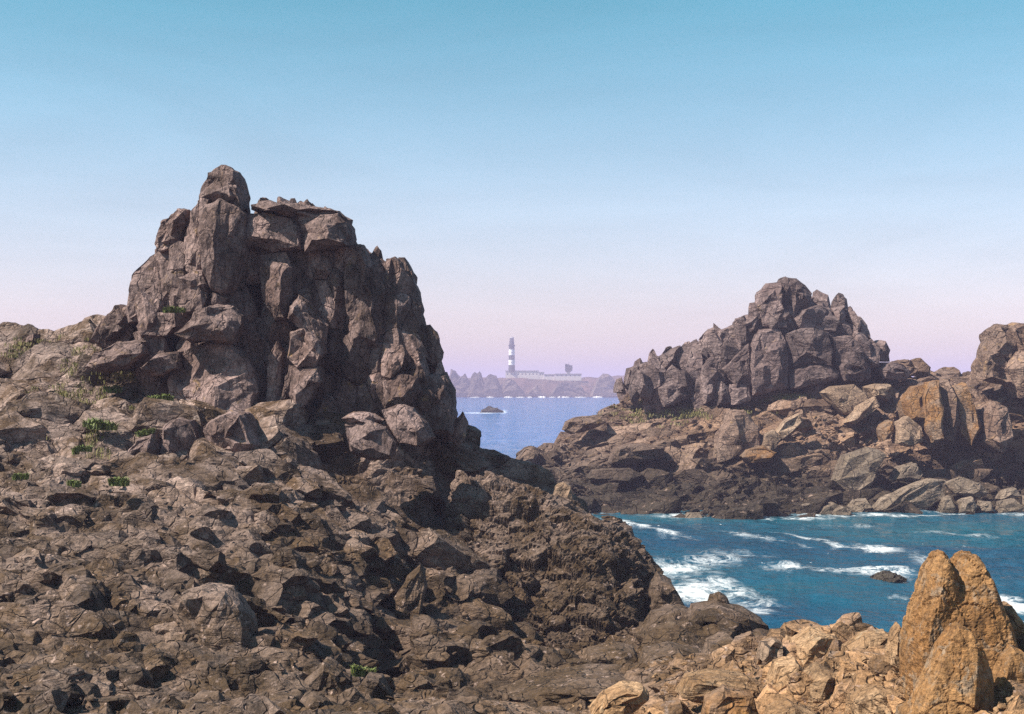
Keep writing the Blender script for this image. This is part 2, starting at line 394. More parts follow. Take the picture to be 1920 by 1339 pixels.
def swell(X, Yg, Z):
    P = np.stack([X.ravel(), Yg.ravel(), Z.ravel()], 1); fore, dome, near = masks(P)
    return Z-gully(X, Yg)+((.75*near*fbm(P*np.array([.17, .22, 0]), 3, 9)+.55*near*(.35-np.abs(vnoise(P*np.array([.26, .34, 0])+.2*fbm(P*.3, 2, 18)[:, None], 12))))*(1-.6*dome)*(1-.5*fore)+.85*near*(.3-np.abs(vnoise(np.stack([P[:, 0]*.07+P[:, 1]*.03, P[:, 1]*.42-P[:, 0]*.07, 0*P[:, 0]], 1)+.12*fbm(P*.35, 2, 28)[:, None], 14)))*(1-dome)*(1-fore)).reshape(X.shape)
def hz_(X, Y): return swell(X, Y, hs(X, Y))
us = np.linspace(-0.62, 0.55, 400)
G = fan_grid(hs, us, 19.0, 112.0, 330, carve=swell)
Nn = grid_normals(G).reshape(-1, 3); P = G.reshape(-1, 3)
HV, HN = P.copy(), Nn
px_, py_ = pix(P); fore, dome, near = masks(P)
D = rocky(P, 1.0, 3, (1.2, 1.0, 0.5), (0.10, 0.20, 0.35), amps=(.20, .08), sizes=(1.0, .4), crev=(.2, .08), fine=0.03)*near-0.16*near
V = relax((P+(Nn*0.8+np.array([0, 0, 0.2]))*D[:, None]).reshape(G.shape), 1).reshape(-1, 3)
me = mesh_np('headland', V, grid_faces(*G.shape[:2]))
add_attr(me, 'tint', np.clip(fore*1.0+0.22*sm(py_, 1130, 1330)*sm(px_, 1000, 200), 0, 1))
headland = tag(link('headland', me, M['head']), kind='structure')

# --- islet across the cove
IC = {
 945: [(866, 160), (895, 152)],
 1000: [(848, 162), (880, 154), (925, 146)],
 1080: [(808, 166), (850, 157), (900, 148), (952, 138)],
 1150: [(760, 170), (800, 162), (860, 153), (910, 145), (958, 137)],
 1250: [(752, 166), (800, 158), (860, 150), (910, 143), (965, 135)],
 1400: [(745, 163), (790, 157), (850, 149), (900, 143), (970, 133)],
 1550: [(712, 164), (760, 157), (820, 150), (880, 146), (940, 139), (967, 134)],
 1700: [(700, 170), (735, 162), (780, 154), (835, 150.5), (900, 146), (940, 140), (960, 138)],
 1800: [(709, 168), (745, 160), (780, 152), (860, 148.5), (930, 142), (959, 139)],
 1900: [(706, 158), (745, 154), (780, 150), (880, 147.5), (935, 142), (959, 139)],
 2100: [(690, 160), (800, 150), (900, 145), (960, 138)],
 2500: [(700, 165), (800, 152), (900, 145), (965, 136)],
}
IW = [(-4, 168, -2), (-3.5, 155, -2), (-1, 146, -2), (3, 136, -2), (8, 130, -2), (20, 127, -2), (35, 128, -2), (45, 131, -2), (60, 132, -2), (90, 131, -2),
      (0, 178, -2), (10, 200, -2), (30, 215, -2), (50, 220, -2), (90, 225, -2), (14, 180, 8), (30, 185, 11), (50, 185, 11), (75, 185, 12), (24, 172, 14), (35, 172, 14.5)]
isf = Surf(ctrl(IC, IW), 2.5)
us = np.concatenate([np.linspace(-0.04, 0.385, 300), np.linspace(0.385, 0.60, 40)[1:]])
def iswell(X, Yg, Z):
    P = np.stack([X.ravel(), Yg.ravel(), 0*Z.ravel()], 1)
    return Z+(0.7*fbm(P*0.1, 3, 19)).reshape(X.shape)
def iz_(X, Y): return iswell(X, Y, isf(X, Y))
G = fan_grid(isf, us, 124.0, 226.0, 230, carve=iswell)
Nn = grid_normals(G).reshape(-1, 3); P = G.reshape(-1, 3)
IV, IN = P.copy(), Nn
D = rocky(P, 1.0, 16, (1.3, 1.0, 0.5), (0.10, 0.30, 0.2), amps=(.5, .2), sizes=(2.2, .8), crev=(.5, .2), fine=0.06)-0.45
V = relax((P+(Nn*0.8+np.array([0, 0, 0.2]))*D[:, None]).reshape(G.shape), 1).reshape(-1, 3)
me = mesh_np('islet', V, grid_faces(*G.shape[:2]))
add_attr(me, 'tint', 0.35*sm(V[:, 0], 8, 28)*np.exp(-((V[:, 2]-7)/3.0)**2))
islet = tag(link('islet', me, M['isle']), kind='structure')

# ------------------------------------------------------------------ rocks lofted from their own outline
def loft(outline, Y, th, lean=0.12, box=0.8, r=None, zref=None):
    r = r or random
    pts = np.array([at(x, y, Y) for x, y in outline])
    c = (pts.max(0)+pts.min(0))/2; ext = np.maximum(pts.max(0)-pts.min(0), 0.05)
    a, b = r.uniform(-.5, .5), r.uniform(-.45, .2)
    ss = (-1, -0.84, -0.3, 0.2, 0.6, 0.9, 1); e = 0.30*(1-box)
    fs = (0.90-2.0*e, 0.97-1.2*e, 1-0.2*e, 1, 0.99-0.4*e, 0.95-e, 0.84-e)
    n = len(pts); V = []
    for s, f in zip(ss, fs):
        for p in pts:
            q = c+(p-c)*f
            xn, zn = (p[0]-c[0])/ext[0], (p[2]-c[2])/ext[2]
            y = Y+s*th/2*(1+a*xn*2*0.5+b*zn)+lean*(q[2]-c[2])
            V.append((q[0], y, q[2]))
    Fq = []
    for i in range(len(ss)-1):
        for j in range(n):
            Fq.append((i*n+j, i*n+(j+1) % n, (i+1)*n+(j+1) % n, (i+1)*n+j))
    Fq.append(tuple(range(n))[::-1]); Fq.append(tuple((len(ss)-1)*n+j for j in range(n)))
    return V, Fq


TS = bpy.data.scenes.new('workbench')       # rocks are shaped apart from the scene, then moved in
def solid(name, shells, voxel):
    me = bpy.data.meshes.new('t'); V = []; Fc = []
    for v, f in shells:
        o = len(V); V += v; Fc += [tuple(i+o for i in q) for q in f]
    me.from_pydata(V, [], Fc); me.update()
    bm = bmesh.new(); bm.from_mesh(me); bmesh.ops.triangulate(bm, faces=bm.faces[:]); bmesh.ops.recalc_face_normals(bm, faces=bm.faces[:]); bm.to_mesh(me); bm.free()
    ob = bpy.data.objects.new('t', me); TS.collection.objects.link(ob)
    md = ob.modifiers.new('r', 'REMESH'); md.mode = 'VOXEL'; md.voxel_size = voxel; md.adaptivity = 0
    TS.view_layers[0].update(); dg = TS.view_layers[0].depsgraph; dg.update()
    res = bpy.data.meshes.new_from_object(ob.evaluated_get(dg))
    bpy.data.objects.remove(ob); bpy.data.meshes.remove(me)
    res.name = name
    return res

def facet(co, r, amt=1.0, n=7):
    """cut flat joint faces off a body"""
    if amt == 0: return co
    c = (co.max(0)+co.min(0))/2; q = co-c; ext = np.maximum((co.max(0)-co.min(0))/2, 0.05)
    for i in range(n):
        if i % 2:
            v = np.array([r.uniform(-1.2, 1.2), -1.0, r.uniform(-.5, 1.1)]); lo, hi = 0.55, 0.86
        else:
            v = np.array([r.choice((-1, 1))*r.uniform(.3, 1), r.uniform(-.8, .5), r.uniform(-.3, 1)]); lo, hi = 0.86, 0.97
        v = v/ext; v /= np.linalg.norm(v)
        s = q@v; h = s.max()*r.uniform(lo, hi)
        q = q-np.outer(np.maximum(s-h, 0)*0.96, v)
    return q+c

def prism(outline, Y, th, lean, box, r):
    """an angular block: its outline is the joint-bounded side, its front breaks into a few flat faces"""
    pts = np.array([at(x, y, Y) for x, y in outline]); c = (pts.max(0)+pts.min(0))/2; ext = np.maximum(pts.max(0)-pts.min(0), .05)
    a, b = r.uniform(-.55, .55), r.uniform(-.5, .25); n = len(pts); rings = []
    e = .34*(1-box)
    for s_, f, sh in ((-1.0, r.uniform(.34, .52), .16), (-.80, .91-e, .02), (-.60, .99-.4*e, 0), (.45, 1.0, 0), (.9, .93-e, .03), (1.0, .5, .1)):
        ox, oz = r.uniform(-sh, sh)*ext[0], r.uniform(-sh, sh)*ext[2]; ring = []
        for p in pts:
            q = c+(p-c)*f; xn, zn = (p[0]-c[0])/ext[0], (p[2]-c[2])/ext[2]
            jit = r.uniform(-.10, .10)*th if s_ < -.7 else 0
            ring.append((q[0]+ox, Y+s_*th/2*(1+a*xn+b*zn)+lean*(q[2]-c[2])+jit, q[2]+oz))
        rings.append(ring)
    V = [p for g in rings for p in g]; T = []
    for i in range(len(rings)-1):
        for j in range(n):
            A, B, C, D = i*n+j, i*n+(j+1) % n, (i+1)*n+(j+1) % n, (i+1)*n+j
            T += [(A, B, C), (A, C, D)] if r.random() < .5 else [(A, B, D), (B, C, D)]
    for g, flip in ((0, 1), (len(rings)-1, 0)):
        k = len(V); V.append(tuple(np.mean(rings[g], 0)))
        T += [((g*n+(j+1) % n, g*n+j, k) if flip else (g*n+j, g*n+(j+1) % n, k)) for j in range(n)]
    V = np.array(V); T = np.array(T)
    return V[T[:, 0]], V[T[:, 1]], V[T[:, 2]]
def tri4(A, B, C):
    a, b, c = (A+B)/2, (B+C)/2, (C+A)/2
    return np.concatenate([A, a, c, a]), np.concatenate([a, B, b, b]), np.concatenate([c, b, C, c])

SEED = [100]
def rock(name, outlines, Y, th, mat, parent=None, lean=0.12, box=0.8, k=None, shape=(.8, .8, 1.7), rot=None, rough=1.0, px=1.8, label=None, cat=None, group=None, tint=0.0, facets=None, sizes=(1.5, .62, .26), amps=(.13, .06, .022), crev=(.15, .10, .04), shaped=False):
    """outlines: one photograph-pixel outline, or several (outline, Y offset, thickness) that grow together"""
    SEED[0] += 1; r = random.Random(SEED[0])
    if not isinstance(outlines[0][0], (tuple, list)): outlines = [(outlines, 0.0, th)]
    k = k or Y/65.0
    if not shaped:
        A, B, C = prism(outlines[0][0], Y, th, lean, box, r)
        for _ in range(4):
            e_ = np.maximum(np.linalg.norm(A-B, axis=1), np.linalg.norm(C-B, axis=1))
            if np.median(e_)/Y*1422 < 6.5: break
            A, B, C = tri4(A, B, C)
        co = np.round(np.stack([A, B, C], 1).reshape(-1, 3), 4); q = co/k; g = len(co)
        co = co+rough*k*(.085*np.stack([fbm(q*1.3+9.1*i+SEED[0], 4, SEED[0]+i*11, .62) for i in range(3)], 1))
        base = np.array([(co[:, 0].max()+co[:, 0].min())/2, (co[:, 1].max()+co[:, 1].min())/2, co[:, 2].min()])
        if parent is not None: base = np.array(parent.location)
        me = mesh_np(name, co-base, np.arange(g).reshape(-1, 3)); add_attr(me, 'tone', np.full(g, r.uniform(-.25, .25)))
        if tint: add_attr(me, 'tint', np.full(g, tint))
        o = link(name, me, mat, parent)
        if parent is None: o.location = base; tag(o, label, cat, group)
        return o
    shells = [loft(o, Y+dy, t, lean, box, r) for o, dy, t in outlines]
    me = solid(name, shells, px*Y/1422.0)
    n = len(me.vertices); co = np.empty(n*3, np.float32); nr = np.empty(n*3, np.float32)
    me.vertices.foreach_get('co', co); me.vertices.foreach_get('normal', nr)
    co = co.reshape(-1, 3).astype(float); nr = nr.reshape(-1, 3)
    k = k or Y/65.0
    rot = rot or (r.uniform(-.25, .25), r.uniform(-.3, .3), r.uniform(-.6, .6))
    co = facet(co, r, Y/65.0 if facets is None else facets)
    d = rocky(co+SEED[0]*3.7, k, SEED[0]*3, shape, rot, amps=amps, sizes=sizes, crev=crev)*rough
    co = co+nr*d[:, None]
    base = np.array([(co[:, 0].max()+co[:, 0].min())/2, (co[:, 1].max()+co[:, 1].min())/2, co[:, 2].min()])
    if parent is not None: base = np.array(parent.location)
    me.vertices.foreach_set('co', (co-base).astype(np.float32).ravel()); me.update(); me.shade_flat()
    if tint: add_attr(me, 'tint', np.full(n, tint))
    o = link(name, me, mat, parent)
    if parent is None: o.location = base; tag(o, label, cat, group)
    return o

# ------------------------------------------------------------------ jointed rock: blocks bounded by flat joint planes
OFF5 = np.array([(a, b, c) for a in range(-2, 3) for b in range(-2, 3) for c in range(-2, 3) if (a, b, c) != (0, 0, 0)])
def hull(pts):
    bm = bmesh.new()
    for p in pts: bm.verts.new(p)
    r = bmesh.ops.convex_hull(bm, input=bm.verts[:], use_existing_faces=False)
    bm.verts.index_update()
    t = [tuple(v.index for v in f.verts) for f in bm.faces]
    bm.free(); return t
def joints(points, size, rot, sdf, thick, seed, drop=(.1, .55), gap=.016, jit=.95, view=None, bury=.5):
    """split the skin of a rock mass (sdf < 0 inside) into jointed blocks; returns a list of (verts, tris, centre)"""
    R = rotm(*rot); sz = np.array(size)
    to = lambda p: (p@R.T)/sz
    back = lambda q: (q*sz)@R
    q = np.floor(to(points)).astype(np.int64); q = np.unique(q, axis=0)
    nb = np.array([(a, b, c) for a in (-1, 0, 1) for b in (-1, 0, 1) for c in (-1, 0, 1)])
    q = np.unique((q[:, None]+nb[None]).reshape(-1, 3), axis=0)
    def seedpos(i):
        f = i.reshape(-1, 3).astype(np.int32); h = [_h(f[:, 0], f[:, 1], f[:, 2], seed+k) for k in range(4)]
        p = f+.5+jit*(np.stack(h[:3], 1)-.5)
        lim = drop[0]+(drop[1]-drop[0])*np.clip(.5+.9*vnoise(f*.21+7.7, seed+9), 0, 1)
        return p.reshape(i.shape), (h[3] > lim).reshape(i.shape[:-1])
    sp, al = seedpos(q)
    w = back(sp); d = sdf(w)
    ok = al & (d < 0) & (d > -thick)
    if view is not None: ok &= view(w)
    q, sp, w = q[ok], sp[ok], w[ok]
    out = []
    for i in range(len(q)):
        p, a = seedpos(q[i][None]+OFF5)
        m = (p-sp[i])[a]; L = np.linalg.norm(m, axis=1); o = np.argsort(L)[:44]
        m, L = m[o], L[o]; n = m/L[:, None]; dd = L/2-gap
        n = np.vstack([n, np.eye(3), -np.eye(3)]); dd = np.append(dd, [1.6]*6)
        y = n/dd[:, None]; T = np.array(hull(y))
        if len(T) < 4: continue
        A, B, C = y[T[:, 0]], y[T[:, 1]], y[T[:, 2]]
        N_ = np.cross(B-A, C-A); den = (N_*A).sum(1); g = np.abs(den) > 1e-9
        v = N_[g]/den[g][:, None]
        v = np.unique(np.round(v, 4), axis=0)
        if len(v) < 4: continue
        t = hull(v)
        out.append((back(v+sp[i]), np.array(t), w[i]))
    # faces buried deep in the mass are left out
    cen = np.concatenate([V[T].mean(1) for V, T, c in out]); sd = sdf(cen) > -bury; k = 0; res = []
    for V, T, c in out:
        m = sd[k:k+len(T)]; k += len(T)
        if m.sum() > 2: res.append((V, T[m], c))
    return res
def jointed(parent, cells_, mat, amp, freq, seed, nbig=290, part='rock', rest='bedrock', tint=None, px=4.0):
    """cut the faces finer, weather them by a noise of position; the blocks that show largest are parts, the others are joined"""
    def show(c):
        V = c[0]; e = V.max(0)-V.min(0); return -(e[0]*e[2])/c[2][1]**2
    cells_ = sorted(cells_, key=show); As, Bs, Cs, tones, cnt = [], [], [], [], []
    for V, T, c in cells_:
        A, B, C = V[T[:, 0]], V[T[:, 1]], V[T[:, 2]]
        for _ in range(3):
            e = np.maximum(np.linalg.norm(A-B, axis=1), np.maximum(np.linalg.norm(C-B, axis=1), np.linalg.norm(A-C, axis=1)))
            if np.median(e)/c[1]*1422 < px*2: break
            A, B, C = tri4(A, B, C)
        As.append(A); Bs.append(B); Cs.append(C); cnt.append(len(A)); tones.append(np.full(len(A)*3, random.uniform(-.38, .38)))
    W = np.stack([np.concatenate(As), np.concatenate(Bs), np.concatenate(Cs)], 1).reshape(-1, 3)
    q = np.round(W, 3)*freq
    W = W+amp*np.stack([fbm(q+9.1*k, 3, seed+k*11, .62) for k in range(3)], 1)
    tn = np.concatenate(tones); ti = tint(W) if tint is not None else None
    ends = np.cumsum(cnt)*3; org = np.array(parent.location)
    def put(a, b, name, base):
        me = mesh_np(name, W[a:b]-base, np.arange(b-a).reshape(-1, 3)); add_attr(me, 'tone', tn[a:b])
        if ti is not None: add_attr(me, 'tint', ti[a:b])
        o = link(name, me, mat, parent); o.location = base-org; return o
    a = 0
    for c, b in zip(cells_[:nbig], ends): put(a, b, part, c[2]); a = b
    if len(cells_) > nbig: tag(put(a, ends[-1], rest, org), kind='stuff')

def poly_sdf(x, y, poly):
    """signed distance to an outline, negative inside"""
    d = np.full(x.shape, 1e9); ins = np.zeros(x.shape, bool)
    for (ax, ay), (bx, by) in zip(poly, poly[1:]+poly[:1]):
        t = np.clip(((x-ax)*(bx-ax)+(y-ay)*(by-ay))/((bx-ax)**2+(by-ay)**2+1e-9), 0, 1)
        d = np.minimum(d, np.hypot(x-ax-t*(bx-ax), y-ay-t*(by-ay)))
        c = ((ay > y) != (by > y)) & (x < (bx-ax)*(y-ay)/(by-ay+1e-9)+ax); ins ^= c
    return np.where(ins, -d, d)
def mass(parent, poly, Y, th, lean, size, rot, mat, amp, freq, seed, part='block', relief=.35, drop=(0, .4)):
    """a jointed rock mass standing inside an outline"""
    zr = parent.location[2]; k = Y/F
    def sdf(w):
        px, py = pix(w); dp = poly_sdf(px, py, poly)*k
        yc = Y+lean*(w[:, 2]-zr)
        return np.maximum(dp+.42*size[0], np.abs(w[:, 1]-yc)-th/2+relief*size[0]*vnoise(w*.5/size[0], seed+3))
    r = np.random.default_rng(seed); pl = np.array(poly); n = 60000
    px = r.uniform(pl[:, 0].min()-10, pl[:, 0].max()+10, n); py = r.uniform(pl[:, 1].min()-10, pl[:, 1].max()+10, n); yy = r.uniform(-th/2-1, th/2+1, n)
    z = CZ+(HY-py)/F*Y; yy = yy+Y+lean*(z-zr)
    P = np.stack([(px-CX)/F*yy, yy, CZ+(HY-py)/F*yy], 1)
    P = P[np.abs(sdf(P)) < size[0]*1.1]
    c = joints(P, size, rot, sdf, size[0]*1.3, seed, drop=drop, bury=size[0]*.9)
    jointed(parent, c, mat, amp, freq, seed, part=part)

# ---- the big crag on the left
c0 = at(560, 780, 65)
crag = tag(empty('crag', c0), 'tall grey-brown crag with a pointed spire and flat-topped wall on the left headland', 'crag')
core = [(245, 660), (252, 600), (270, 545), (300, 480), (330, 466), (352, 466), (374, 395), (396, 340), (440, 330), (458, 400), (480, 404), (560, 400), (645, 410), (660, 455), (688, 484), (750, 494), (778, 530), (790, 600), (800, 690), (842, 715), (855, 800), (700, 850), (480, 840), (300, 770), (230, 700)]
mass(crag, core, 66.1, 5.0, .10, (.66, .72, 1.25), (0.06, 0.10, 0.3), M['crag'], .05, 1.5, 410)
CB = [
 ('spire_top', [(393, 325), (417, 309), (433, 312), (447, 324), (456, 345), (462, 368), (464, 398), (440, 395), (410, 388), (380, 378), (382, 350)], 64.8, 2.0),
 ('spire', [(384, 392), (418, 372), (440, 388), (463, 400), (466, 450), (461, 500), (449, 540), (428, 558), (402, 545), (388, 505), (380, 440)], 64.0, 2.4),
 ('spire', [(366, 395), (380, 372), (398, 376), (393, 430), (390, 510), (374, 530), (352, 510), (350, 440)], 64.6, 2.0),
 ('boulder', [(322, 400), (340, 391), (358, 393), (358, 425), (346, 452), (330, 469), (305, 474), (295, 462), (302, 435), (310, 415)], 65.2, 1.8),
 ('buttress', [(345, 455), (356, 470), (350, 515), (332, 550), (300, 600), (250, 610), (242, 585), (250, 540), (255, 518), (275, 495), (303, 474)], 65.5, 2.4),
 ('wall_block', [(340, 525), (360, 508), (382, 510), (396, 535), (398, 562), (390, 585), (350, 590), (336, 565)], 63.8, 1.6),
 ('wall_block', [(395, 545), (430, 555), (452, 545), (462, 580), (455, 600), (420, 590), (396, 580)], 64.0, 1.8),
 ('capstone', [(479, 391), (515, 386), (560, 388), (600, 392), (640, 402), (652, 414), (640, 424), (570, 412), (520, 401), (482, 397)], 65.3, 3.2),
 ('wall_block', [(466, 402), (500, 401), (555, 410), (572, 438), (575, 472), (520, 474), (464, 462)], 64.8, 2.6),
 ('wall_block', [(556, 404), (640, 404), (656, 420), (662, 446), (656, 466), (600, 474), (576, 478), (568, 440)], 64.7, 2.8),
 ('wall_block', [(487, 480), (540, 475), (553, 500), (551, 545), (543, 605), (520, 605), (500, 572), (490, 530)], 64.3, 2.2),
 ('shoulder', [(650, 458), (680, 456), (692, 482), (694, 560), (714, 605), (712, 650), (680, 640), (654, 590), (645, 520)], 64.8, 2.4),
 ('pillar', [(700, 492), (718, 485), (735, 498), (731, 560), (729, 645), (714, 655), (708, 600), (698, 540)], 65.4, 1.8),
 ('pillar', [(724, 488), (739, 482), (752, 491), (760, 530), (754, 600), (747, 655), (728, 650), (727, 560)], 65.0, 1.6),
 ('pillar', [(757, 513), (771, 508), (781, 538), (793, 580), (792, 612), (780, 655), (764, 650), (755, 600)], 65.6, 1.7),
 ('hanging_block', [(790, 615), (805, 610), (820, 624), (823, 642), (831, 660), (826, 680), (812, 688), (795, 672), (787, 642)], 65.2, 1.3),
 ('wall_block', [(770, 600), (792, 585), (802, 620), (804, 700), (780, 710), (765, 660)], 66.2, 2.0),
 ('wall_block', [(714, 645), (757, 645), (764, 662), (758, 692), (735, 714), (712, 702)], 64.0, 1.6),
 ('wall_block', [(757, 648), (780, 645), (798, 668), (800, 700), (780, 712), (758, 702)], 64.4, 1.6),
 ('wall_block', [(720, 712), (752, 700), (785, 706), (788, 735), (765, 765), (725, 760)], 63.6, 1.8),
 ('buttress', [(783, 730), (800, 700), (836, 702), (851, 730), (856, 775), (845, 815), (800, 812), (776, 775)], 64.6, 2.6),
 ('buttress', [(852, 790), (866, 772), (877, 792), (872, 822), (856, 838), (842, 820)], 65.6, 1.4),
 ('buttress', [(545, 575), (560, 553), (575, 565), (590, 590), (612, 612), (610, 642), (580, 630), (555, 610), (545, 598)], 63.2, 1.4),
 ('buttress', [(545, 625), (575, 612), (605, 640), (609, 662), (592, 690), (560, 695), (542, 672)], 62.9, 1.7),
 ('buttress', [(541, 684), (570, 690), (600, 688), (606, 715), (585, 750), (560, 770), (542, 745)], 62.7, 1.8),
 ('column', [(504, 668), (518, 640), (531, 660), (530, 720), (524, 768), (506, 770), (500, 720)], 63.4, 1.2),
 ('column', [(524, 755), (536, 705), (548, 690), (557, 705), (548, 760), (530, 782)], 62.8, 1.0),
 ('rounded_buttress', [(320, 705), (340, 672), (372, 648), (400, 640), (436, 645), (462, 660), (484, 690), (491, 735), (486, 790), (440, 795), (380, 780), (330, 760)], 63.6, 3.2),
 ('wall_block', [(455, 600), (480, 610), (500, 640), (504, 690), (485, 690), (462, 655), (450, 630)], 64.4, 1.4),
 ('boulder', [(333, 628), (362, 602), (372, 583), (400, 574), (440, 576), (454, 592), (452, 618), (440, 645), (400, 640), (360, 642)], 62.8, 2.0),
 ('boulder', [(176, 640), (196, 606), (226, 574), (250, 578), (264, 620), (250, 648), (205, 652)], 66.2, 2.2),
 ('boulder', [(190, 622), (205, 600), (226, 572), (246, 588), (250, 612), (236, 632), (205, 640)], 65.6, 1.8),
 ('boulder', [(258, 610), (285, 588), (330, 590), (338, 615), (320, 632), (270, 632)], 64.8, 1.6),
]
for nm, o, Y, th in CB:
    rock(nm, o, Y, th, M['crag'], crag, box=1.0)

# ---- the crag on the islet
c1 = at(1450, 745, 160)
icrag = tag(empty('crag', c1), 'grey stepped crag with a knobbly summit on the islet across the cove', 'crag')
core = [(1160, 750), (1172, 712), (1200, 696), (1262, 668), (1315, 644), (1380, 612), (1418, 592), (1436, 552), (1475, 538), (1515, 562), (1560, 578), (1610, 590), (1624, 640), (1645, 680), (1645, 730), (1500, 745), (1300, 770)]
mass(icrag, core, 166.0, 12.4, .22, (1.45, 1.6, 2.7), (0.06, 0.12, 0.25), M['icrag'], .12, .6, 430)
IB = [
 ('summit_block', [(1415, 578), (1424, 546), (1440, 530), (1463, 527), (1466, 550), (1457, 582), (1463, 610), (1440, 618), (1422, 612)], 163, 5),
 ('summit_block', [(1460, 530), (1472, 519), (1489, 525), (1503, 538), (1516, 553), (1515, 567), (1496, 578), (1482, 598), (1465, 606), (1459, 580)], 163.5, 5),
 ('summit_block', [(1440, 590), (1460, 575), (1475, 590), (1470, 618), (1442, 620)], 161, 3),
 ('wall_block', [(1495, 572), (1520, 554), (1537, 568), (1536, 582), (1510, 586)], 165, 4),
 ('wall_block', [(1480, 604), (1500, 582), (1530, 572), (1558, 578), (1568, 602), (1562, 625), (1530, 625), (1488, 616)], 162.5, 5),
 ('shoulder', [(1556, 580), (1580, 575), (1586, 600), (1582, 632), (1562, 630)], 164, 4),
 ('shoulder', [(1582, 580), (1600, 584), (1606, 610), (1602, 640), (1582, 635)], 164, 4),
 ('shoulder', [(1602, 590), (1614, 592), (1625, 610), (1622, 634), (1604, 640)], 164.5, 4),
 ('wall_face', [(1410, 645), (1424, 620), (1460, 616), (1474, 640), (1472, 726), (1440, 735), (1406, 742), (1404, 690)], 160.5, 5),
 ('wall_face', [(1468, 625), (1520, 612), (1548, 622), (1556, 660), (1550, 690), (1500, 686), (1472, 690)], 161, 5),
 ('wall_block', [(1478, 690), (1500, 682), (1545, 685), (1565, 700), (1560, 716), (1520, 722), (1476, 728)], 160.2, 4),
 ('wall_face', [(1552, 632), (1590, 630), (1612, 650), (1618, 690), (1600, 712), (1566, 708), (1554, 670)], 161.5, 5),
 ('wall_block', [(1570, 690), (1588, 672), (1606, 680), (1622, 695), (1615, 715), (1580, 716)], 159.5, 3),
 ('wall_block', [(1606, 640), (1630, 634), (1645, 655), (1640, 690), (1620, 690), (1610, 665)], 163, 4),
 ('boulder', [(1636, 642), (1653, 638), (1664, 655), (1662, 680), (1640, 676)], 164, 3.5),
 ('boulder', [(1640, 690), (1656, 680), (1690, 685), (1705, 698), (1690, 712), (1650, 708)], 163, 4),
 ('ridge_block', [(1372, 615), (1398, 590), (1420, 590), (1426, 622), (1406, 645), (1384, 645)], 163.5, 5),
 ('ridge_block', [(1345, 622), (1376, 610), (1386, 642), (1374, 672), (1346, 668)], 164, 5),
 ('ridge_block', [(1312, 638), (1326, 622), (1350, 620), (1352, 668), (1328, 672), (1312, 660)], 164.5, 5),
 ('ridge_block', [(1264, 655), (1300, 648), (1314, 640), (1330, 662), (1330, 692), (1290, 702), (1264, 690)], 165, 5),
 ('ridge_block', [(1228, 674), (1250, 660), (1272, 650), (1276, 690), (1260, 705), (1234, 704)], 165.5, 5),
 ('ridge_block', [(1196, 684), (1230, 676), (1238, 706), (1214, 724), (1196, 728)], 166, 4.5),
 ('ridge_block', [(1170, 722), (1178, 690), (1194, 682), (1200, 728), (1186, 736)], 166.5, 4),
 ('ridge_block', [(1152, 735), (1156, 712), (1166, 708), (1172, 735)], 167, 3),
 ('wall_block', [(1290, 700), (1330, 672), (1350, 675), (1358, 710), (1330, 735), (1296, 735)], 162.5, 4),
 ('wall_block', [(1352, 690), (1372, 668), (1405, 640), (1412, 660), (1402, 700), (1372, 716)], 161.8, 4),
 ('column', [(1370, 702), (1384, 676), (1404, 668), (1408, 722), (1372, 726)], 160.6, 3),
 ('column', [(1367, 724), (1402, 718), (1404, 748), (1368, 758)], 159.6, 3),
 ('column', [(1344, 738), (1362, 726), (1366, 756), (1346, 762)], 159.6, 2.6),
 ('column', [(1313, 724), (1332, 712), (1340, 720), (1338, 748), (1320, 758)], 160.4, 3),
 ('wall_block', [(1230, 726), (1258, 708), (1292, 718), (1296, 742), (1270, 756), (1240, 760)], 162, 4),
 ('wall_block', [(1196, 728), (1225, 708), (1238, 724), (1230, 745), (1200, 745)], 164, 3.5),
]
for nm, o, Y, th in IB:
    rock(nm, o, Y, th, M['icrag'], icrag, lean=0.2, box=1.0)

# ---- the crag at the right edge
rc = at(1900, 710, 152)
rcrag = tag(empty('crag', rc), 'layered reddish-grey crag cut off by the right edge of the picture', 'crag')
RB = [('wall_block', [(1830, 712), (1832, 684), (1842, 660), (1868, 655), (1890, 690), (1885, 720)], 151, 5),
      ('wall_block', [(1842, 668), (1850, 640), (1846, 622), (1868, 608), (1896, 612), (1902, 650), (1880, 680)], 152.5, 5),
      ('wall_block', [(1884, 614), (1905, 605), (1940, 604), (1975, 620), (1990, 680), (1930, 690), (1895, 660)], 152, 6),
      ('wall_block', [(1875, 690), (1900, 655), (1950, 660), (2000, 690), (2010, 740), (1900, 745)], 150, 6)]
for nm, o, Y, th in RB:
    rock(nm, o, Y, th, M['isle'], rcrag, lean=0.25, shape=(1.6, 1, 0.6), rot=(0.1, -0.35, 0.2))

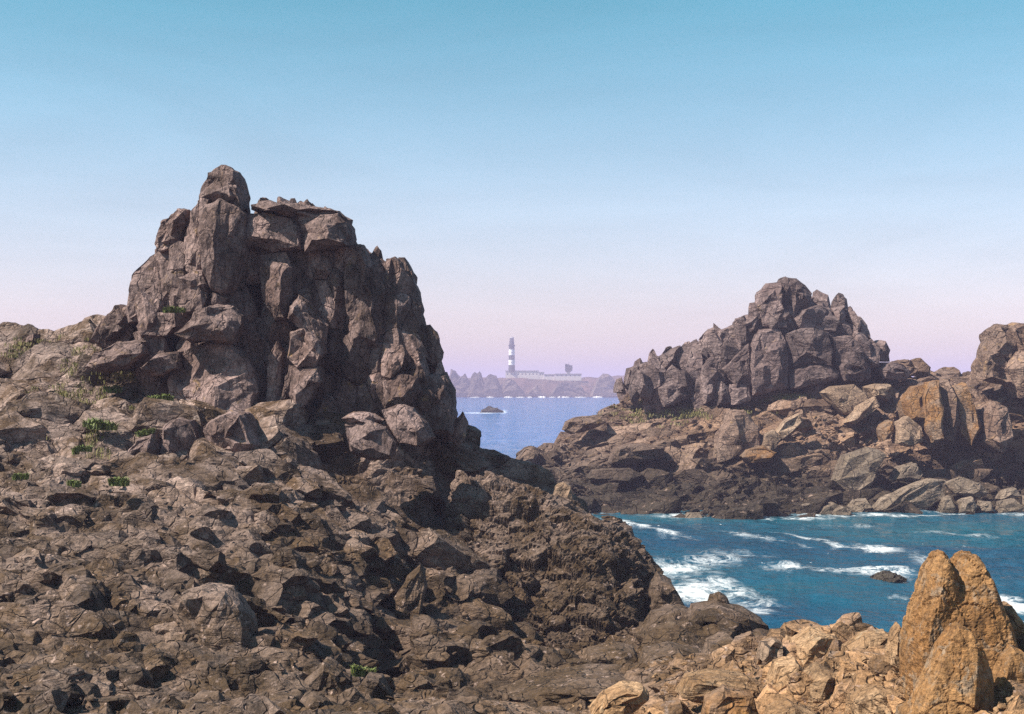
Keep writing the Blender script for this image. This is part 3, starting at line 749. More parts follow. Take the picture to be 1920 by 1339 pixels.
# ------------------------------------------------------------------ broken rock lying on the slopes
def stone_mesh(name, seed, sx, sy, sz, sub=1):
    r = random.Random(seed); bm = bmesh.new()
    for i in range(15):
        v = Vector((r.uniform(-1, 1), r.uniform(-1, 1), r.uniform(-1, 1)))
        m = max(abs(v.x), abs(v.y), abs(v.z)); v = v/m*r.uniform(.8, 1.0)     # near the faces of a box
        bm.verts.new((v.x*sx, v.y*sy, v.z*sz))
    h = bmesh.ops.convex_hull(bm, input=bm.verts[:])
    bmesh.ops.delete(bm, geom=[g for g in h['geom_interior'] if isinstance(g, bmesh.types.BMVert)], context='VERTS')
    for _ in range(sub):
        bmesh.ops.triangulate(bm, faces=bm.faces[:]); bmesh.ops.subdivide_edges(bm, edges=bm.edges[:], cuts=1, use_grid_fill=True)
        for v in bm.verts: v.co *= 1+r.uniform(-.05, .05)
    bmesh.ops.triangulate(bm, faces=bm.faces[:])
    me = bpy.data.meshes.new(name); bm.to_mesh(me); bm.free(); me.shade_flat()
    return me
PROTO = [stone_mesh('rock', 500+i, 1.0, random.uniform(.6, .95), random.uniform(.25, .6), 0) for i in range(14)]
def proto_np(me):
    co = np.empty(len(me.vertices)*3, np.float32); me.vertices.foreach_get('co', co)
    f = np.empty(len(me.polygons)*3, np.int32); me.polygons.foreach_get('vertices', f)
    return co.reshape(-1, 3), f.reshape(-1, 3)
PNP = [proto_np(m) for m in PROTO]

def scatter(parent, V, Nn, mat, n_big, n_small, big, small, frame, keep, seed, dip=(0.12, 0.22), tintf=None):
    """n_big countable stones as parts, the small rubble between them as one part"""
    r = np.random.default_rng(seed)
    px = V[:, 0]/V[:, 1]*F+CX; py = HY-(V[:, 2]-CZ)/V[:, 1]*F
    facing = (Nn*(np.array([0, 0, CZ])-V)).sum(1) > 0
    ok = np.where((px > frame[0]) & (px < frame[1]) & (py > frame[2]) & (py < frame[3]) & facing & keep(V, px, py))[0]
    protos = []
    for m in PROTO:
        mm = m.copy(); mm.materials.clear(); mm.materials.append(mat); protos.append(mm)
    def pose(i, size):
        rot = (r.normal(dip[0], .22), r.normal(dip[1], .22), r.uniform(-3.14, 3.14) if r.random() < .35 else r.normal(.35, .3))
        sc = size*np.array([r.uniform(.8, 1.3), r.uniform(.7, 1.0), r.uniform(.6, 1.1)])
        p = V[i]-Nn[i]*size*r.uniform(.10, .32)
        return rot, sc, p
    for i in r.choice(ok, n_big, replace=False):
        size = big[0]*(big[1]/big[0])**(r.random()**1.8)*(V[i, 1]/60 if frame[4] else 1)
        rot, sc, p = pose(i, size)
        o = bpy.data.objects.new('rock', protos[r.integers(len(protos))]); COL.objects.link(o)
        o.location = p; o.rotation_euler = rot; o.scale = sc; o.parent = parent
    VV = []; FF = []; k = 0
    for i in r.choice(ok, n_small, replace=False):
        size = small[0]*(small[1]/small[0])**(r.random()**1.6)*(V[i, 1]/60 if frame[4] else 1)
        rot, sc, p = pose(i, size); co, f = PNP[r.integers(len(PNP))]
        VV.append((co*sc)@rotm(*rot).T+p); FF.append(f+k); k += len(co)
    VV = np.concatenate(VV); FF = np.concatenate(FF)
    me = mesh_np('rubble', VV, FF)
    if tintf is not None: add_attr(me, 'tint', tintf(VV))
    tag(link('rubble', me, mat, parent), kind='stuff')

def inframe(w, x0=-40, x1=1960, y0=560, y1=1400):
    px, py = pix(w); return (px > x0) & (px < x1) & (py > y0) & (py < y1)
def hsdf(w): return w[:, 2]-hz_(w[:, 0], w[:, 1])
def facing(V, Nn): return ((Nn*(np.array([0, 0, CZ])-V)).sum(1) > -0.02*V[:, 1])
fm_ = facing(HV, HN) & inframe(HV, -160, 2080)
def zone(y0, y1, fore_):
    f, d, n = masks(HV); return HV[fm_ & (HV[:, 1] > y0) & (HV[:, 1] < y1) & ((f > .5) if fore_ else (f < .62))]
def tint_h(V):
    px, py = pix(V); f, d, n = masks(V)
    return np.clip(f+.25*sm(py, 1120, 1330)*(vnoise(V*.5, 77) > .1), 0, 1)
HCELLS = []
def coarse(w): return vnoise(w*np.array([.15, .15, .15]), 44)+.5*vnoise(w*.4, 46)
for y0, y1, sz, sd_ in ((22, 40, .64, 310), (38, 53, .84, 330), (51, 112, 1.02, 350)):
    Pz = zone(y0, y1, False)
    for big in (True, False):
        z_ = sz*(1.6 if big else .70); cz_ = coarse(Pz)
        HCELLS += joints(Pz[(cz_ > -.35) if big else (cz_ < .0)], (1.35*z_, 1.0*z_, .7*z_), (-.10, -.16, 0.30) if big else (.0, -.10, .75),
                         lambda w, z_=z_: hsdf(w)-.22*z_*vnoise(w*.55/z_, 3)-.15*vnoise(w*.3, 4), 1.3*z_, sd_+(0 if big else 7), drop=(0, .5), bury=.55*z_,
                         view=lambda w, y0=y0, y1=y1, big=big: (w[:, 1] > y0) & (w[:, 1] < y1) & inframe(w, -160, 2080) & (masks(w)[0] < .6) & (masks(w)[1] < .45) & ~((pix(w)[0] > 1222) & (w[:, 1] > 54.5)) & ((coarse(w) > -.22) if big else (coarse(w) < -.10)))
jointed(headland, HCELLS, M['head'], .12, 1.15, 21, tint=tint_h)
foreg = tag(link('foreshore', None), kind='structure')
FCELLS = joints(zone(20, 44, True), (.50, .46, .52), (0.35, -0.15, 0.6), lambda w: hsdf(w)-.26*vnoise(w*1.1, 5), .7, 370, drop=(0, .35), bury=.3, view=lambda w: inframe(w, 900, 2080) & (masks(w)[0] > .5))
jointed(foreg, FCELLS, M['head'], .04, 2.0, 23, tint=tint_h)
if1 = facing(IV, IN) & inframe(IV, 920, 1990, 640, 985)
ICELLS = joints(IV[if1], (2.5, 1.9, 1.15), (0.0, 0.24, 0.2), lambda w: w[:, 2]-iz_(w[:, 0], w[:, 1])-.8*vnoise(w*.3, 6), 2.6, 390, drop=(0, .5), bury=1.1, view=lambda w: inframe(w, 900, 2000, 600, 1000))
jointed(islet, ICELLS, M['isle'], .20, .55, 25, tint=lambda V: .4*sm(V[:, 0], 8, 28)*np.exp(-((V[:, 2]-7)/3.0)**2))
print('cells', len(HCELLS), len(FCELLS), len(ICELLS))
def keep_h(V, px, py):
    return (V[:, 1] > 24) & ~((px > 1000) & (V[:, 1] < 44) & (py > 1170))
scatter(foreg, HV+HN*.15, HN, M['orange'], 0, 700, (.2, .5), (.04, .16), (1060, 1990, 1170, 1420, False), lambda V, px, py: (px > 1060) & (V[:, 1] < 40) & (py > 1170), 8, dip=(.4, .2))
HB_ = HV+HN*.12; IB_ = IV+IN*.3
scatter(headland, HB_, HN, M['head'], 0, 1000, (.28, .95), (.07, .24), (-60, 1260, 630, 1400, True), keep_h, 3)
scatter(islet, IB_, IN, M['isle'], 0, 1200, (.7, 2.2), (.2, .6), (930, 1990, 640, 975, False), lambda V, px, py: V[:, 2] > 0.1, 5)

# ------------------------------------------------------------------ single boulders one can point to
HB = [  # outline, Y, thickness, material, label
 ([(385, 802), (410, 781), (440, 768), (465, 774), (479, 800), (492, 832), (474, 858), (420, 855), (394, 835)], 58.5, 2.6, 'crag', 'large pale-topped boulder at the foot of the rounded buttress on the left slope'),
 ([(645, 796), (690, 787), (725, 800), (746, 830), (737, 857), (700, 864), (660, 848)], 60.2, 2.0, 'crag', 'broad flat-faced boulder leaning below the dark wall of the left crag'),
 ([(715, 768), (745, 758), (776, 765), (802, 792), (817, 822), (790, 838), (750, 832), (730, 802)], 61.0, 2.2, 'crag', 'slanting wedge boulder right of the broad flat-faced one below the left crag'),
 ([(642, 782), (665, 772), (700, 774), (718, 786), (700, 796), (660, 794)], 60.6, 1.6, 'crag', 'thin flat slab lying on top of the broad flat-faced boulder'),
 ([(325, 1132), (345, 1106), (385, 1098), (430, 1104), (456, 1130), (476, 1165), (482, 1218), (430, 1232), (380, 1222), (345, 1186)], 38.5, 2.0, 'head', 'big square-shouldered brown boulder with a shadowed right side in the lower left'),
 ([(88, 1345), (112, 1302), (148, 1286), (174, 1290), (187, 1322), (190, 1360), (88, 1362)], 30.5, 1.2, 'head', 'rounded boulder with a pale curved top at the bottom left edge'),
 ([(310, 800), (335, 785), (362, 790), (376, 830), (372, 870), (330, 872), (308, 850)], 58.0, 2.0, 'crag', 'upright ridged boulder just left of the large pale-topped boulder'),
 ([(240, 850), (262, 822), (290, 812), (300, 840), (292, 872), (255, 880)], 57.0, 1.6, 'crag', 'leaning grey boulder two places left of the large pale-topped boulder'),
 ([(48, 648), (58, 630), (72, 627), (76, 640), (66, 648)], 73.0, 1.2, 'crag', 'small dark stone standing alone on the left skyline'),
 ([(168, 690), (185, 662), (225, 640), (275, 640), (285, 665), (250, 690), (200, 700)], 65.0, 2.4, 'crag', 'low pale boulder on the slope beneath the grassy ledge of the left crag'),
 ([(270, 690), (300, 665), (340, 660), (345, 690), (310, 705), (280, 705)], 64.0, 2.0, 'crag', 'rough pale boulder between the low pale boulder and the rounded buttress'),
 ([(1036, 930), (1040, 914), (1056, 906), (1070, 912), (1076, 935), (1060, 948), (1040, 945)], 66.0, 1.1, 'cream', 'rounded pale boulder perched on top of the dark dome above the cove'),
 ([(735, 1130), (765, 1080), (790, 1060), (800, 1100), (790, 1150), (755, 1180), (730, 1180)], 50.5, 1.6, 'head', 'steep ochre-edged fin of rock beside the gully left of the dark dome'),
 ([(680, 1330), (672, 1290), (690, 1265), (715, 1268), (735, 1300), (742, 1345), (700, 1350)], 34.0, 1.0, 'head', 'dark pointed stone at the bottom edge below the gully'),
 ([(560, 1345), (575, 1270), (610, 1240), (640, 1255), (662, 1300), (668, 1350)], 34.0, 1.6, 'head', 'dark brown boulder at the bottom edge left of the dark pointed stone'),
]
for o, Y, th, mt, lab in HB:
    rock('boulder', o, Y-.016*Y, th, M[mt], label=lab, cat='boulder', group='boulders on the left headland', rough=0.8)
MB_ = [
 ([(1208, 1150), (1222, 1095), (1235, 1078), (1262, 1092), (1275, 1120), (1290, 1150), (1260, 1170)], 57.0, 2.0, 'brown rock wedged between the dark dome and the foaming water'),
 ([(1200, 1200), (1225, 1150), (1262, 1138), (1300, 1145), (1312, 1180), (1290, 1215), (1230, 1225)], 51.5, 2.6, 'layered brown boulder at the right foot of the dark dome'),
 ([(1285, 1170), (1300, 1140), (1345, 1132), (1400, 1145), (1432, 1165), (1440, 1190), (1400, 1205), (1330, 1200)], 50.5, 3.0, 'wide smooth-backed brown rock at the edge of the teal water'),
 ([(1326, 1135), (1334, 1118), (1350, 1113), (1364, 1122), (1367, 1142), (1345, 1150)], 51.5, 1.2, 'small knob of brown rock sticking up before the teal water'),
 ([(1086, 1250), (1100, 1222), (1150, 1210), (1190, 1218), (1205, 1250), (1180, 1270), (1110, 1272)], 46.0, 2.4, 'dark ledge rock left of the layered boulders above the flat slab'),
 ([(1190, 1250), (1210, 1222), (1260, 1210), (1310, 1222), (1320, 1255), (1270, 1275), (1210, 1272)], 45.0, 2.4, 'dark brown lump between the flat slab and the water'),
 ([(1310, 1250), (1330, 1205), (1370, 1195), (1390, 1215), (1385, 1250), (1345, 1262)], 41.8, 2.0, 'squarish brown block in front of the wide smooth-backed rock'),
 ([(1385, 1215), (1400, 1195), (1430, 1190), (1455, 1205), (1450, 1225), (1410, 1238)], 39.6, 1.8, 'grey-brown block just left of the small sunlit cube of rock'),
 ([(950, 1296), (1010, 1276), (1090, 1264), (1160, 1262), (1232, 1272), (1256, 1284), (1210, 1304), (1080, 1310), (980, 1308)], 39.5, 3.2, 'long flat grey slab lying across the bottom centre'),
]
for o, Y, th, lab in MB_:
    rock('boulder', o, Y-.8, th, M['head'], label=lab, cat='boulder', group='brown rocks at the near edge of the cove', rough=0.8, shape=(1.3, 1, .7))

# ------------------------------------------------------------------ orange granite in the right foreground
rock('rock_dome', [([(775, 1215), (805, 1090), (835, 985), (862, 925), (915, 905), (980, 915), (1040, 935), (1082, 957), (1140, 976), (1184, 1012), (1208, 1052), (1226, 1100), (1233, 1150), (1215, 1215), (1130, 1262), (1000, 1270), (850, 1250)], 0, 8.0)],
     59.4, 8.0, M['head'], lean=0.75, box=0.35, px=2.1, shape=(1.3, 1.0, .7), rot=(.1, -.2, .3), rough=1.0, facets=0.0, shaped=True, sizes=(2.6, 1.0, .42), amps=(.42, .20, .08), crev=(.30, .18, .07), label='big dark brown dome of rock dropping into the cove in the centre', cat='rock')
kw = dict(cat='rock', k=0.42)
rock('rock_pinnacle', [([(1698, 1225), (1714, 1148), (1738, 1102), (1790, 1085), (1845, 1085), (1868, 1130), (1890, 1210), (1889, 1260), (1862, 1325), (1700, 1325)], 0.05, 2.0),
                       ([(1698, 1215), (1712, 1142), (1732, 1112), (1746, 1062), (1761, 1036), (1770, 1032), (1782, 1046), (1790, 1070), (1800, 1130), (1800, 1260), (1700, 1300)], 0, 1.5),
                       ([(1782, 1075), (1795, 1048), (1810, 1035), (1830, 1038), (1850, 1064), (1862, 1108), (1880, 1150), (1892, 1205), (1890, 1250), (1862, 1320), (1760, 1320), (1775, 1200)], 0.15, 1.7)],
     28.0, 1.6, M['pin'], box=0.55, px=1.9, rough=0.55, facets=0.0, shaped=True, label='tall double-headed orange granite pinnacle in the right foreground', **kw)
rock('rock_pinnacle', [(1688, 1375), (1722, 1292), (1758, 1232), (1784, 1186), (1800, 1172), (1820, 1180), (1842, 1212), (1858, 1262), (1864, 1330), (1862, 1385)], 25.6, 1.3, M['pin'], box=0.5, px=1.9, rough=0.5, shaped=True,
     label='shorter pointed orange pinnacle standing before the double-headed one', **kw)
FR = [
 ([(1864, 1385), (1866, 1272), (1884, 1228), (1899, 1214), (1922, 1226), (1952, 1262), (1956, 1385)], 26.4, 1.0, 'pin', 'orange pillar of rock at the lower right corner'),
 ([(1876, 1200), (1881, 1140), (1892, 1131), (1906, 1156), (1926, 1182), (1936, 1215), (1900, 1225)], 29.0, .8, 'orange', 'small jagged tooth of rock right of the double-headed pinnacle'),
 ([(1905, 1240), (1915, 1200), (1940, 1195), (1960, 1240), (1955, 1290), (1915, 1290)], 28.2, .9, 'orange', 'blocky orange rock above the pillar at the right edge'),
 ([(1667, 1245), (1670, 1195), (1683, 1168), (1697, 1184), (1700, 1245), (1688, 1262)], 29.4, .6, 'orange', 'narrow upright stone against the left flank of the double-headed pinnacle'),
 ([(1422, 1236), (1428, 1206), (1448, 1198), (1468, 1204), (1465, 1234), (1444, 1243)], 34.6, .9, 'cream', 'small sunlit cube of pale rock on the orange ledge'),
 ([(1105, 1336), (1130, 1302), (1170, 1285), (1204, 1286), (1216, 1302), (1190, 1326), (1160, 1348), (1120, 1350)], 30.5, 1.2, 'orange', 'bright orange boulder at the bottom edge right of the grey slab'),
 ([(1480, 1245), (1490, 1205), (1525, 1180), (1560, 1182), (1578, 1215), (1570, 1250), (1520, 1262)], 34.8, 1.6, 'orange', 'rounded tan rock forming the crest of the ledge before the water'),
 ([(1585, 1255), (1590, 1215), (1620, 1188), (1660, 1183), (1668, 1215), (1662, 1265), (1620, 1275)], 33.0, 1.4, 'orange', 'cracked tan block on the crest right of the rounded tan rock'),
 ([(1440, 1290), (1455, 1245), (1490, 1235), (1515, 1265), (1505, 1310), (1465, 1318)], 32.2, 1.2, 'orange', 'sloping orange slab with a shadowed right face below the ledge crest'),
 ([(1505, 1325), (1510, 1275), (1535, 1248), (1570, 1262), (1580, 1320), (1545, 1345)], 31.0, 1.2, 'orange', 'tall broken orange block in the middle of the ledge'),
 ([(1565, 1320), (1568, 1265), (1590, 1258), (1600, 1305), (1590, 1330)], 30.6, .6, 'orange', 'thin upright orange splinter beside the tall broken block'),
 ([(1590, 1370), (1600, 1310), (1640, 1290), (1690, 1300), (1700, 1370)], 28.0, 1.2, 'orange', 'dark-jointed orange block left of the shorter pinnacle'),
 ([(1310, 1370), (1325, 1310), (1360, 1290), (1410, 1300), (1420, 1340), (1390, 1380)], 30.2, 1.2, 'ochre', 'rust-streaked block at the bottom edge between the orange boulder and the ledge'),
 ([(1425, 1385), (1440, 1330), (1480, 1315), (1530, 1335), (1540, 1385)], 28.6, 1.1, 'orange', 'orange block at the bottom edge under the sloping slab'),
 ([(1270, 1300), (1290, 1270), (1330, 1262), (1400, 1268), (1436, 1290), (1400, 1310), (1310, 1312)], 33.0, 1.6, 'orange', 'low flat orange ledge stone right of the grey slab'),
 ([(1685, 1385), (1690, 1330), (1712, 1315), (1735, 1335), (1735, 1385)], 26.2, .8, 'pin', 'low orange stone at the foot of the shorter pinnacle'),
]
for o, Y, th, mt, lab in FR:
    rock('foreground_rock', o, Y, th, M[mt], label=lab, group='orange foreground rocks', px=1.5, rough=0.9, shape=(1, 1, 1.2), **kw)

# ------------------------------------------------------------------ boulders on the islet
IBL = [
 ([(1542, 736), (1560, 725), (1600, 721), (1622, 735), (1627, 750), (1610, 766), (1590, 782), (1574, 775), (1558, 757)], 157, 4, 'cream', 'big cream boulder lying below the summit crag of the islet'),
 ([(1621, 726), (1640, 719), (1668, 720), (1674, 735), (1660, 752), (1630, 746)], 158, 4, 'cream', 'flat cream boulder right of the big cream one'),
 ([(1584, 792), (1606, 762), (1640, 744), (1648, 758), (1620, 782), (1598, 796)], 154.5, 3, 'cream', 'tilted pale slab propped beneath the cream boulders'),
 ([(1727, 800), (1730, 745), (1741, 718), (1757, 712), (1762, 760), (1758, 826), (1740, 830)], 148.5, 4, 'ochre', 'tall orange-stained cliff block left of the right edge crag'),
 ([(1757, 716), (1776, 711), (1787, 740), (1788, 795), (1776, 828), (1758, 822)], 149.2, 4, 'isle', 'narrow brown cliff block wedged right beside the tall orange-stained one'),
 ([(1692, 752), (1712, 723), (1740, 718), (1736, 770), (1726, 795), (1696, 788)], 150.5, 4.5, 'ochre', 'brown and ochre block leaning on the tall orange-stained one'),
 ([(1786, 725), (1810, 717), (1822, 760), (1832, 802), (1812, 836), (1792, 810)], 149, 4, 'ochre', 'cracked orange block right of the tall orange-stained one'),
 ([(1645, 806), (1652, 795), (1668, 788), (1672, 810), (1652, 828)], 149, 3, 'ochre', 'small orange block at the top of the dark cliff'),
 ([(1676, 832), (1682, 792), (1700, 780), (1726, 800), (1724, 828), (1700, 838)], 147.8, 3, 'cream', 'pale pinkish block beside the small orange block'),
 ([(1835, 830), (1845, 770), (1862, 752), (1885, 762), (1892, 820), (1870, 850)], 148, 4, 'isle', 'dark cleft block below the right edge crag'),
 ([(1428, 838), (1432, 815), (1450, 806), (1462, 822), (1452, 842), (1438, 848)], 149.5, 2.5, 'cream', 'small upright tan stone in the middle of the islet slope'),
 ([(1452, 812), (1470, 790), (1498, 776), (1504, 790), (1485, 810), (1462, 826)], 150.5, 2.5, 'cream', 'tilted tan slab just right of the small upright tan stone'),
 ([(1388, 858), (1400, 845), (1430, 835), (1455, 848), (1440, 866), (1405, 868)], 148, 3, 'ochre', 'low orange boulder below the small upright tan stone'),
 ([(1336, 870), (1345, 815), (1370, 770), (1395, 768), (1420, 800), (1425, 840), (1380, 855)], 151.5, 5, 'isle', 'large dark-fronted rock left of the small upright tan stone'),
 ([(1140, 868), (1150, 838), (1200, 830), (1245, 838), (1240, 858), (1170, 872)], 151, 5, 'isle', 'reddish ledge block on the left part of the islet slope'),
 ([(1053, 806), (1060, 792), (1080, 782), (1130, 778), (1138, 790), (1105, 806), (1070, 814)], 163, 4, 'isle', 'smooth grey slab on the islet skyline above the channel'),
 ([(965, 862), (985, 842), (1000, 838), (1012, 850), (1005, 868), (975, 875)], 160, 4, 'isle', 'rounded block near the low left tip of the islet'),
 ([(1700, 704), (1703, 678), (1722, 671), (1741, 690), (1735, 708)], 171, 3, 'isle', 'pointed stone on the islet skyline right of the summit crag'),
 ([(1660, 704), (1672, 678), (1700, 673), (1714, 694), (1700, 710)], 171.5, 3.5, 'isle', 'low stone on the islet skyline next to the pointed one'),
 ([(1100, 895), (1110, 880), (1180, 878), (1205, 890), (1180, 905), (1120, 905)], 146.5, 4, 'isle', 'long dark shelf of rock above the seaweed at the islet foot'),
 ([(1560, 900), (1580, 855), (1630, 838), (1660, 850), (1640, 880), (1620, 920), (1590, 930)], 145, 4, 'shore', 'curved grey rib of rock in the dark lower cliff'),
 ([(1670, 900), (1685, 875), (1715, 868), (1730, 890), (1715, 905)], 145, 3, 'shore', 'grey faceted block set in the middle of the dark lower cliff'),
]
for o, Y, th, mt, lab in IBL:
    rock('boulder', o, Y-1.6, th, M[mt], label=lab, cat='boulder', group='boulders on the islet', lean=0.2, k=1.8, rough=.65)
SH = [
 ([(1475, 965), (1490, 950), (1515, 943), (1535, 955), (1530, 968), (1490, 972)], 137.0, 'low wet boulder, leftmost of the pale ones along the islet waterline'),
 ([(1528, 965), (1540, 948), (1562, 942), (1585, 955), (1588, 970), (1545, 972)], 136.0, 'rounded boulder second from the left along the islet waterline'),
 ([(1552, 972), (1560, 955), (1578, 948), (1594, 956), (1592, 975)], 135.2, 'small brown boulder standing in the water before the second one'),
 ([(1590, 950), (1600, 938), (1625, 935), (1632, 950), (1620, 962), (1596, 962)], 138.0, 'pale boulder with a light base left of the long sloping rib'),
 ([(1625, 962), (1650, 935), (1700, 912), (1745, 897), (1775, 900), (1770, 930), (1735, 955), (1690, 965)], 139.0, 'long sloping rib of pale grey rock running down to the water'),
 ([(1770, 905), (1800, 893), (1835, 905), (1850, 925), (1830, 935), (1785, 925)], 140.5, 'arched pale rock above the end of the long sloping rib'),
 ([(1758, 962), (1768, 935), (1780, 930), (1790, 960)], 138.0, 'upright split boulder right of the long sloping rib'),
 ([(1792, 962), (1800, 938), (1822, 932), (1830, 950), (1822, 964)], 137.6, 'squat boulder between the upright split one and the twin blocks'),
 ([(1830, 960), (1836, 938), (1852, 940), (1858, 960)], 138.0, 'narrow block next to the squat boulder at the waterline'),
 ([(1866, 962), (1872, 940), (1900, 935), (1915, 948), (1905, 964)], 137.6, 'broad boulder near the right end of the waterline'),
 ([(1870, 935), (1880, 918), (1902, 915), (1912, 930)], 140.0, 'small round stone above the broad boulder near the right end'),
 ([(1915, 960), (1920, 930), (1950, 925), (1965, 960)], 139.0, 'shore boulder cut by the right edge of the picture'),
 ([(1278, 976), (1290, 962), (1314, 962), (1322, 976), (1290, 980)], 130.8, 'low dark stone awash left of the pale shore boulders'),
]
for o, Y, lab in SH:
    rock('shore_boulder', o, Y, 2.2, M['shore'], label=lab, cat='boulder', group='boulders along the islet waterline', k=1.4, rough=.6)
rock('sea_rock', [(1628, 1084), (1640, 1076), (1668, 1074), (1690, 1080), (1700, 1088), (1660, 1094)], 89.0, 1.4, M['wet'], label='dark rock just breaking the surface amid foam in the cove', cat='rock', k=0.8, shaped=True)
rock('sea_rock', [(896, 778), (904, 768), (912, 766), (916, 762), (924, 765), (934, 764), (942, 769), (944, 778)], 684.0, 6, M['wet'], label='small dark reef rising from the open channel before the lighthouse', cat='rock', k=4.0, px=0.8, shaped=True)

# ------------------------------------------------------------------ plants
def tuft(r, rad, n, h, w, spread):
    V = []; Fc = []
    for _ in range(n):
        a = r.uniform(0, 6.283); d = rad*math.sqrt(r.random()); x, y = d*math.cos(a), d*math.sin(a)
        b = r.uniform(0, 6.283); hh = h*r.uniform(.5, 1.1)*(1-0.5*(d/rad)**2); lx, ly = math.cos(b)*spread*hh, math.sin(b)*spread*hh
        wx, wy = -math.sin(b)*w/2, math.cos(b)*w/2; k = len(V)
        V += [(x-wx, y-wy, -0.1), (x+wx, y+wy, -0.1), (x+lx*.45+wx*1.2, y+ly*.45+wy*1.2, hh*.65), (x+lx*.45-wx*1.2, y+ly*.45-wy*1.2, hh*.65), (x+lx*1.2, y+ly*1.2, hh)]
        Fc += [(k, k+1, k+2), (k, k+2, k+3), (k+3, k+2, k+4)]
    return np.array(V), np.array(Fc)
def ground(V, px, py, tol=9):
    qx = V[:, 0]/V[:, 1]*F+CX; qy = HY-(V[:, 2]-CZ)/V[:, 1]*F
    m = np.where((abs(qx-px) < tol) & (abs(qy-py) < tol))[0]
    if len(m) == 0: m = np.array([np.argmin((qx-px)**2+(qy-py)**2)])
    return V[m[np.argmin(V[m, 1])]]
PL = [(215, 738, .42, 'green clump of leaves on the upper left slope below the low pale boulder'),
      (318, 752, .50, 'bright green clump of leaves left of the rounded buttress'),
      (186, 806, .60, 'dark green bush in a crack of the left slope'),
      (283, 815, .30, 'small green plant beside the leaning grey boulder'),
      (215, 918, .42, 'yellow-green tuft alone halfway down the left slope'),
      (165, 850, .30, 'small green tuft below the dark green bush'),
      (45, 900, .26, 'small green tuft near the left edge of the slope'),
      (145, 912, .24, 'tiny green tuft left of the yellow-green one'),
      (333, 585, .34, 'green tuft growing in the cleft left of the spire'),
      (690, 1262, .24, 'small green sprig at the lower end of the gully')]
for i, (px, py, rad, lab) in enumerate(PL):
    r = random.Random(900+i); Vs = [tuft(r, rad*r.uniform(.3, .6), 60, rad*.55, rad*.10, .9) for _ in range(5)]; V = []; Fc = []; k0 = 0
    for v_, f_ in Vs: V.append(v_+np.array([r.uniform(-1.1, 1.1)*rad, r.uniform(-.4, .4)*rad, r.uniform(-.12, .05)])); Fc.append(f_+k0); k0 += len(v_)
    V = np.concatenate(V); Fc = np.concatenate(Fc)
    o = link('plant', mesh_np('plant', V, Fc), M['leaf']); g = ground(HB_, px, py)
    if py == 585: g = at(332, 596, 63.2)
    o.location = g+np.array([0, -.55, .32]); tag(o, lab, 'plant', 'green plants in cracks of the left slope')
# turf: patches of short grass nobody could count
def turf(name, spots, V, seed, hh, label):
    r = random.Random(seed); VV = []; FF = []; k = 0
    for px, py, sx, sy, n in spots:
        for _ in range(n):
            g = ground(V, r.gauss(px, sx), r.gauss(py, sy), 5)
            v, f = tuft(r, hh*1.6, 9, hh, hh*.16, .7); VV.append(v+g+np.array([0, -.9*hh, .5*hh])); FF.append(f+k); k += len(v)
    o = link(name, mesh_np(name, np.concatenate(VV), np.concatenate(FF)), M['grass']); tag(o, label, 'grass', kind='stuff')
turf('grass', [(265, 634, 35, 3, 90), (60, 665, 40, 8, 60), (150, 690, 30, 10, 40), (90, 650, 40, 6, 50), (240, 705, 14, 6, 40), (225, 745, 20, 6, 40), (130, 740, 40, 8, 50), (300, 760, 25, 5, 35), (190, 830, 14, 18, 40), (60, 800, 40, 10, 30)], HV, 61, .16, 'thin yellow-green turf on the ledge and upper part of the left slope')
turf('grass', [(1215, 745, 22, 5, 60), (1290, 765, 45, 8, 70), (1180, 775, 30, 12, 60), (1340, 775, 50, 7, 60), (1450, 742, 50, 4, 50), (1560, 722, 30, 4, 25)], IV, 62, .34, 'dry olive turf along the ledges under the islet crag')

# ------------------------------------------------------------------ sea
pyr = np.concatenate([np.linspace(1420, 900, 230), np.linspace(900, 748, 70)[1:], 727+21*np.linspace(1, 0.165, 40)[1:]])
Yr = CZ*F/(pyr-HY)
us = np.concatenate([np.linspace(-1.6, -0.06, 30)[:-1], np.linspace(-0.06, 0.37, 300), np.linspace(0.37, 1.6, 30)[1:]])
X = us[None]*Yr[:, None]; Y = np.repeat(Yr[:, None], len(us), 1)
q = np.stack([X.ravel(), Y.ravel(), np.zeros(X.size)], 1)
Z = (0.16*fbm(q*np.array([0.28, 0.5, 1]), 4, 71)*np.clip(160/q[:, 1], 0, 1)).reshape(X.shape)
foam = np.zeros(X.size)
PX, PY = (q[:, 0]/q[:, 1]*F+CX), (HY+CZ/q[:, 1]*F)
def patch(px, py, rx, ry, amt, slope=0.0):     # foam drifts round a spot of the sea surface
    c = at(px, py, CZ*F/(py-HY)); ex = rx/F*c[1]; ey = ry*c[1]**2/(CZ*F)
    dx = (q[:, 0]-c[0])/ex; dy = (q[:, 1]-c[1]+slope*(q[:, 0]-c[0]))/ey
    np.maximum(foam, amt*np.exp(-(dx*dx+dy*dy)), out=foam)
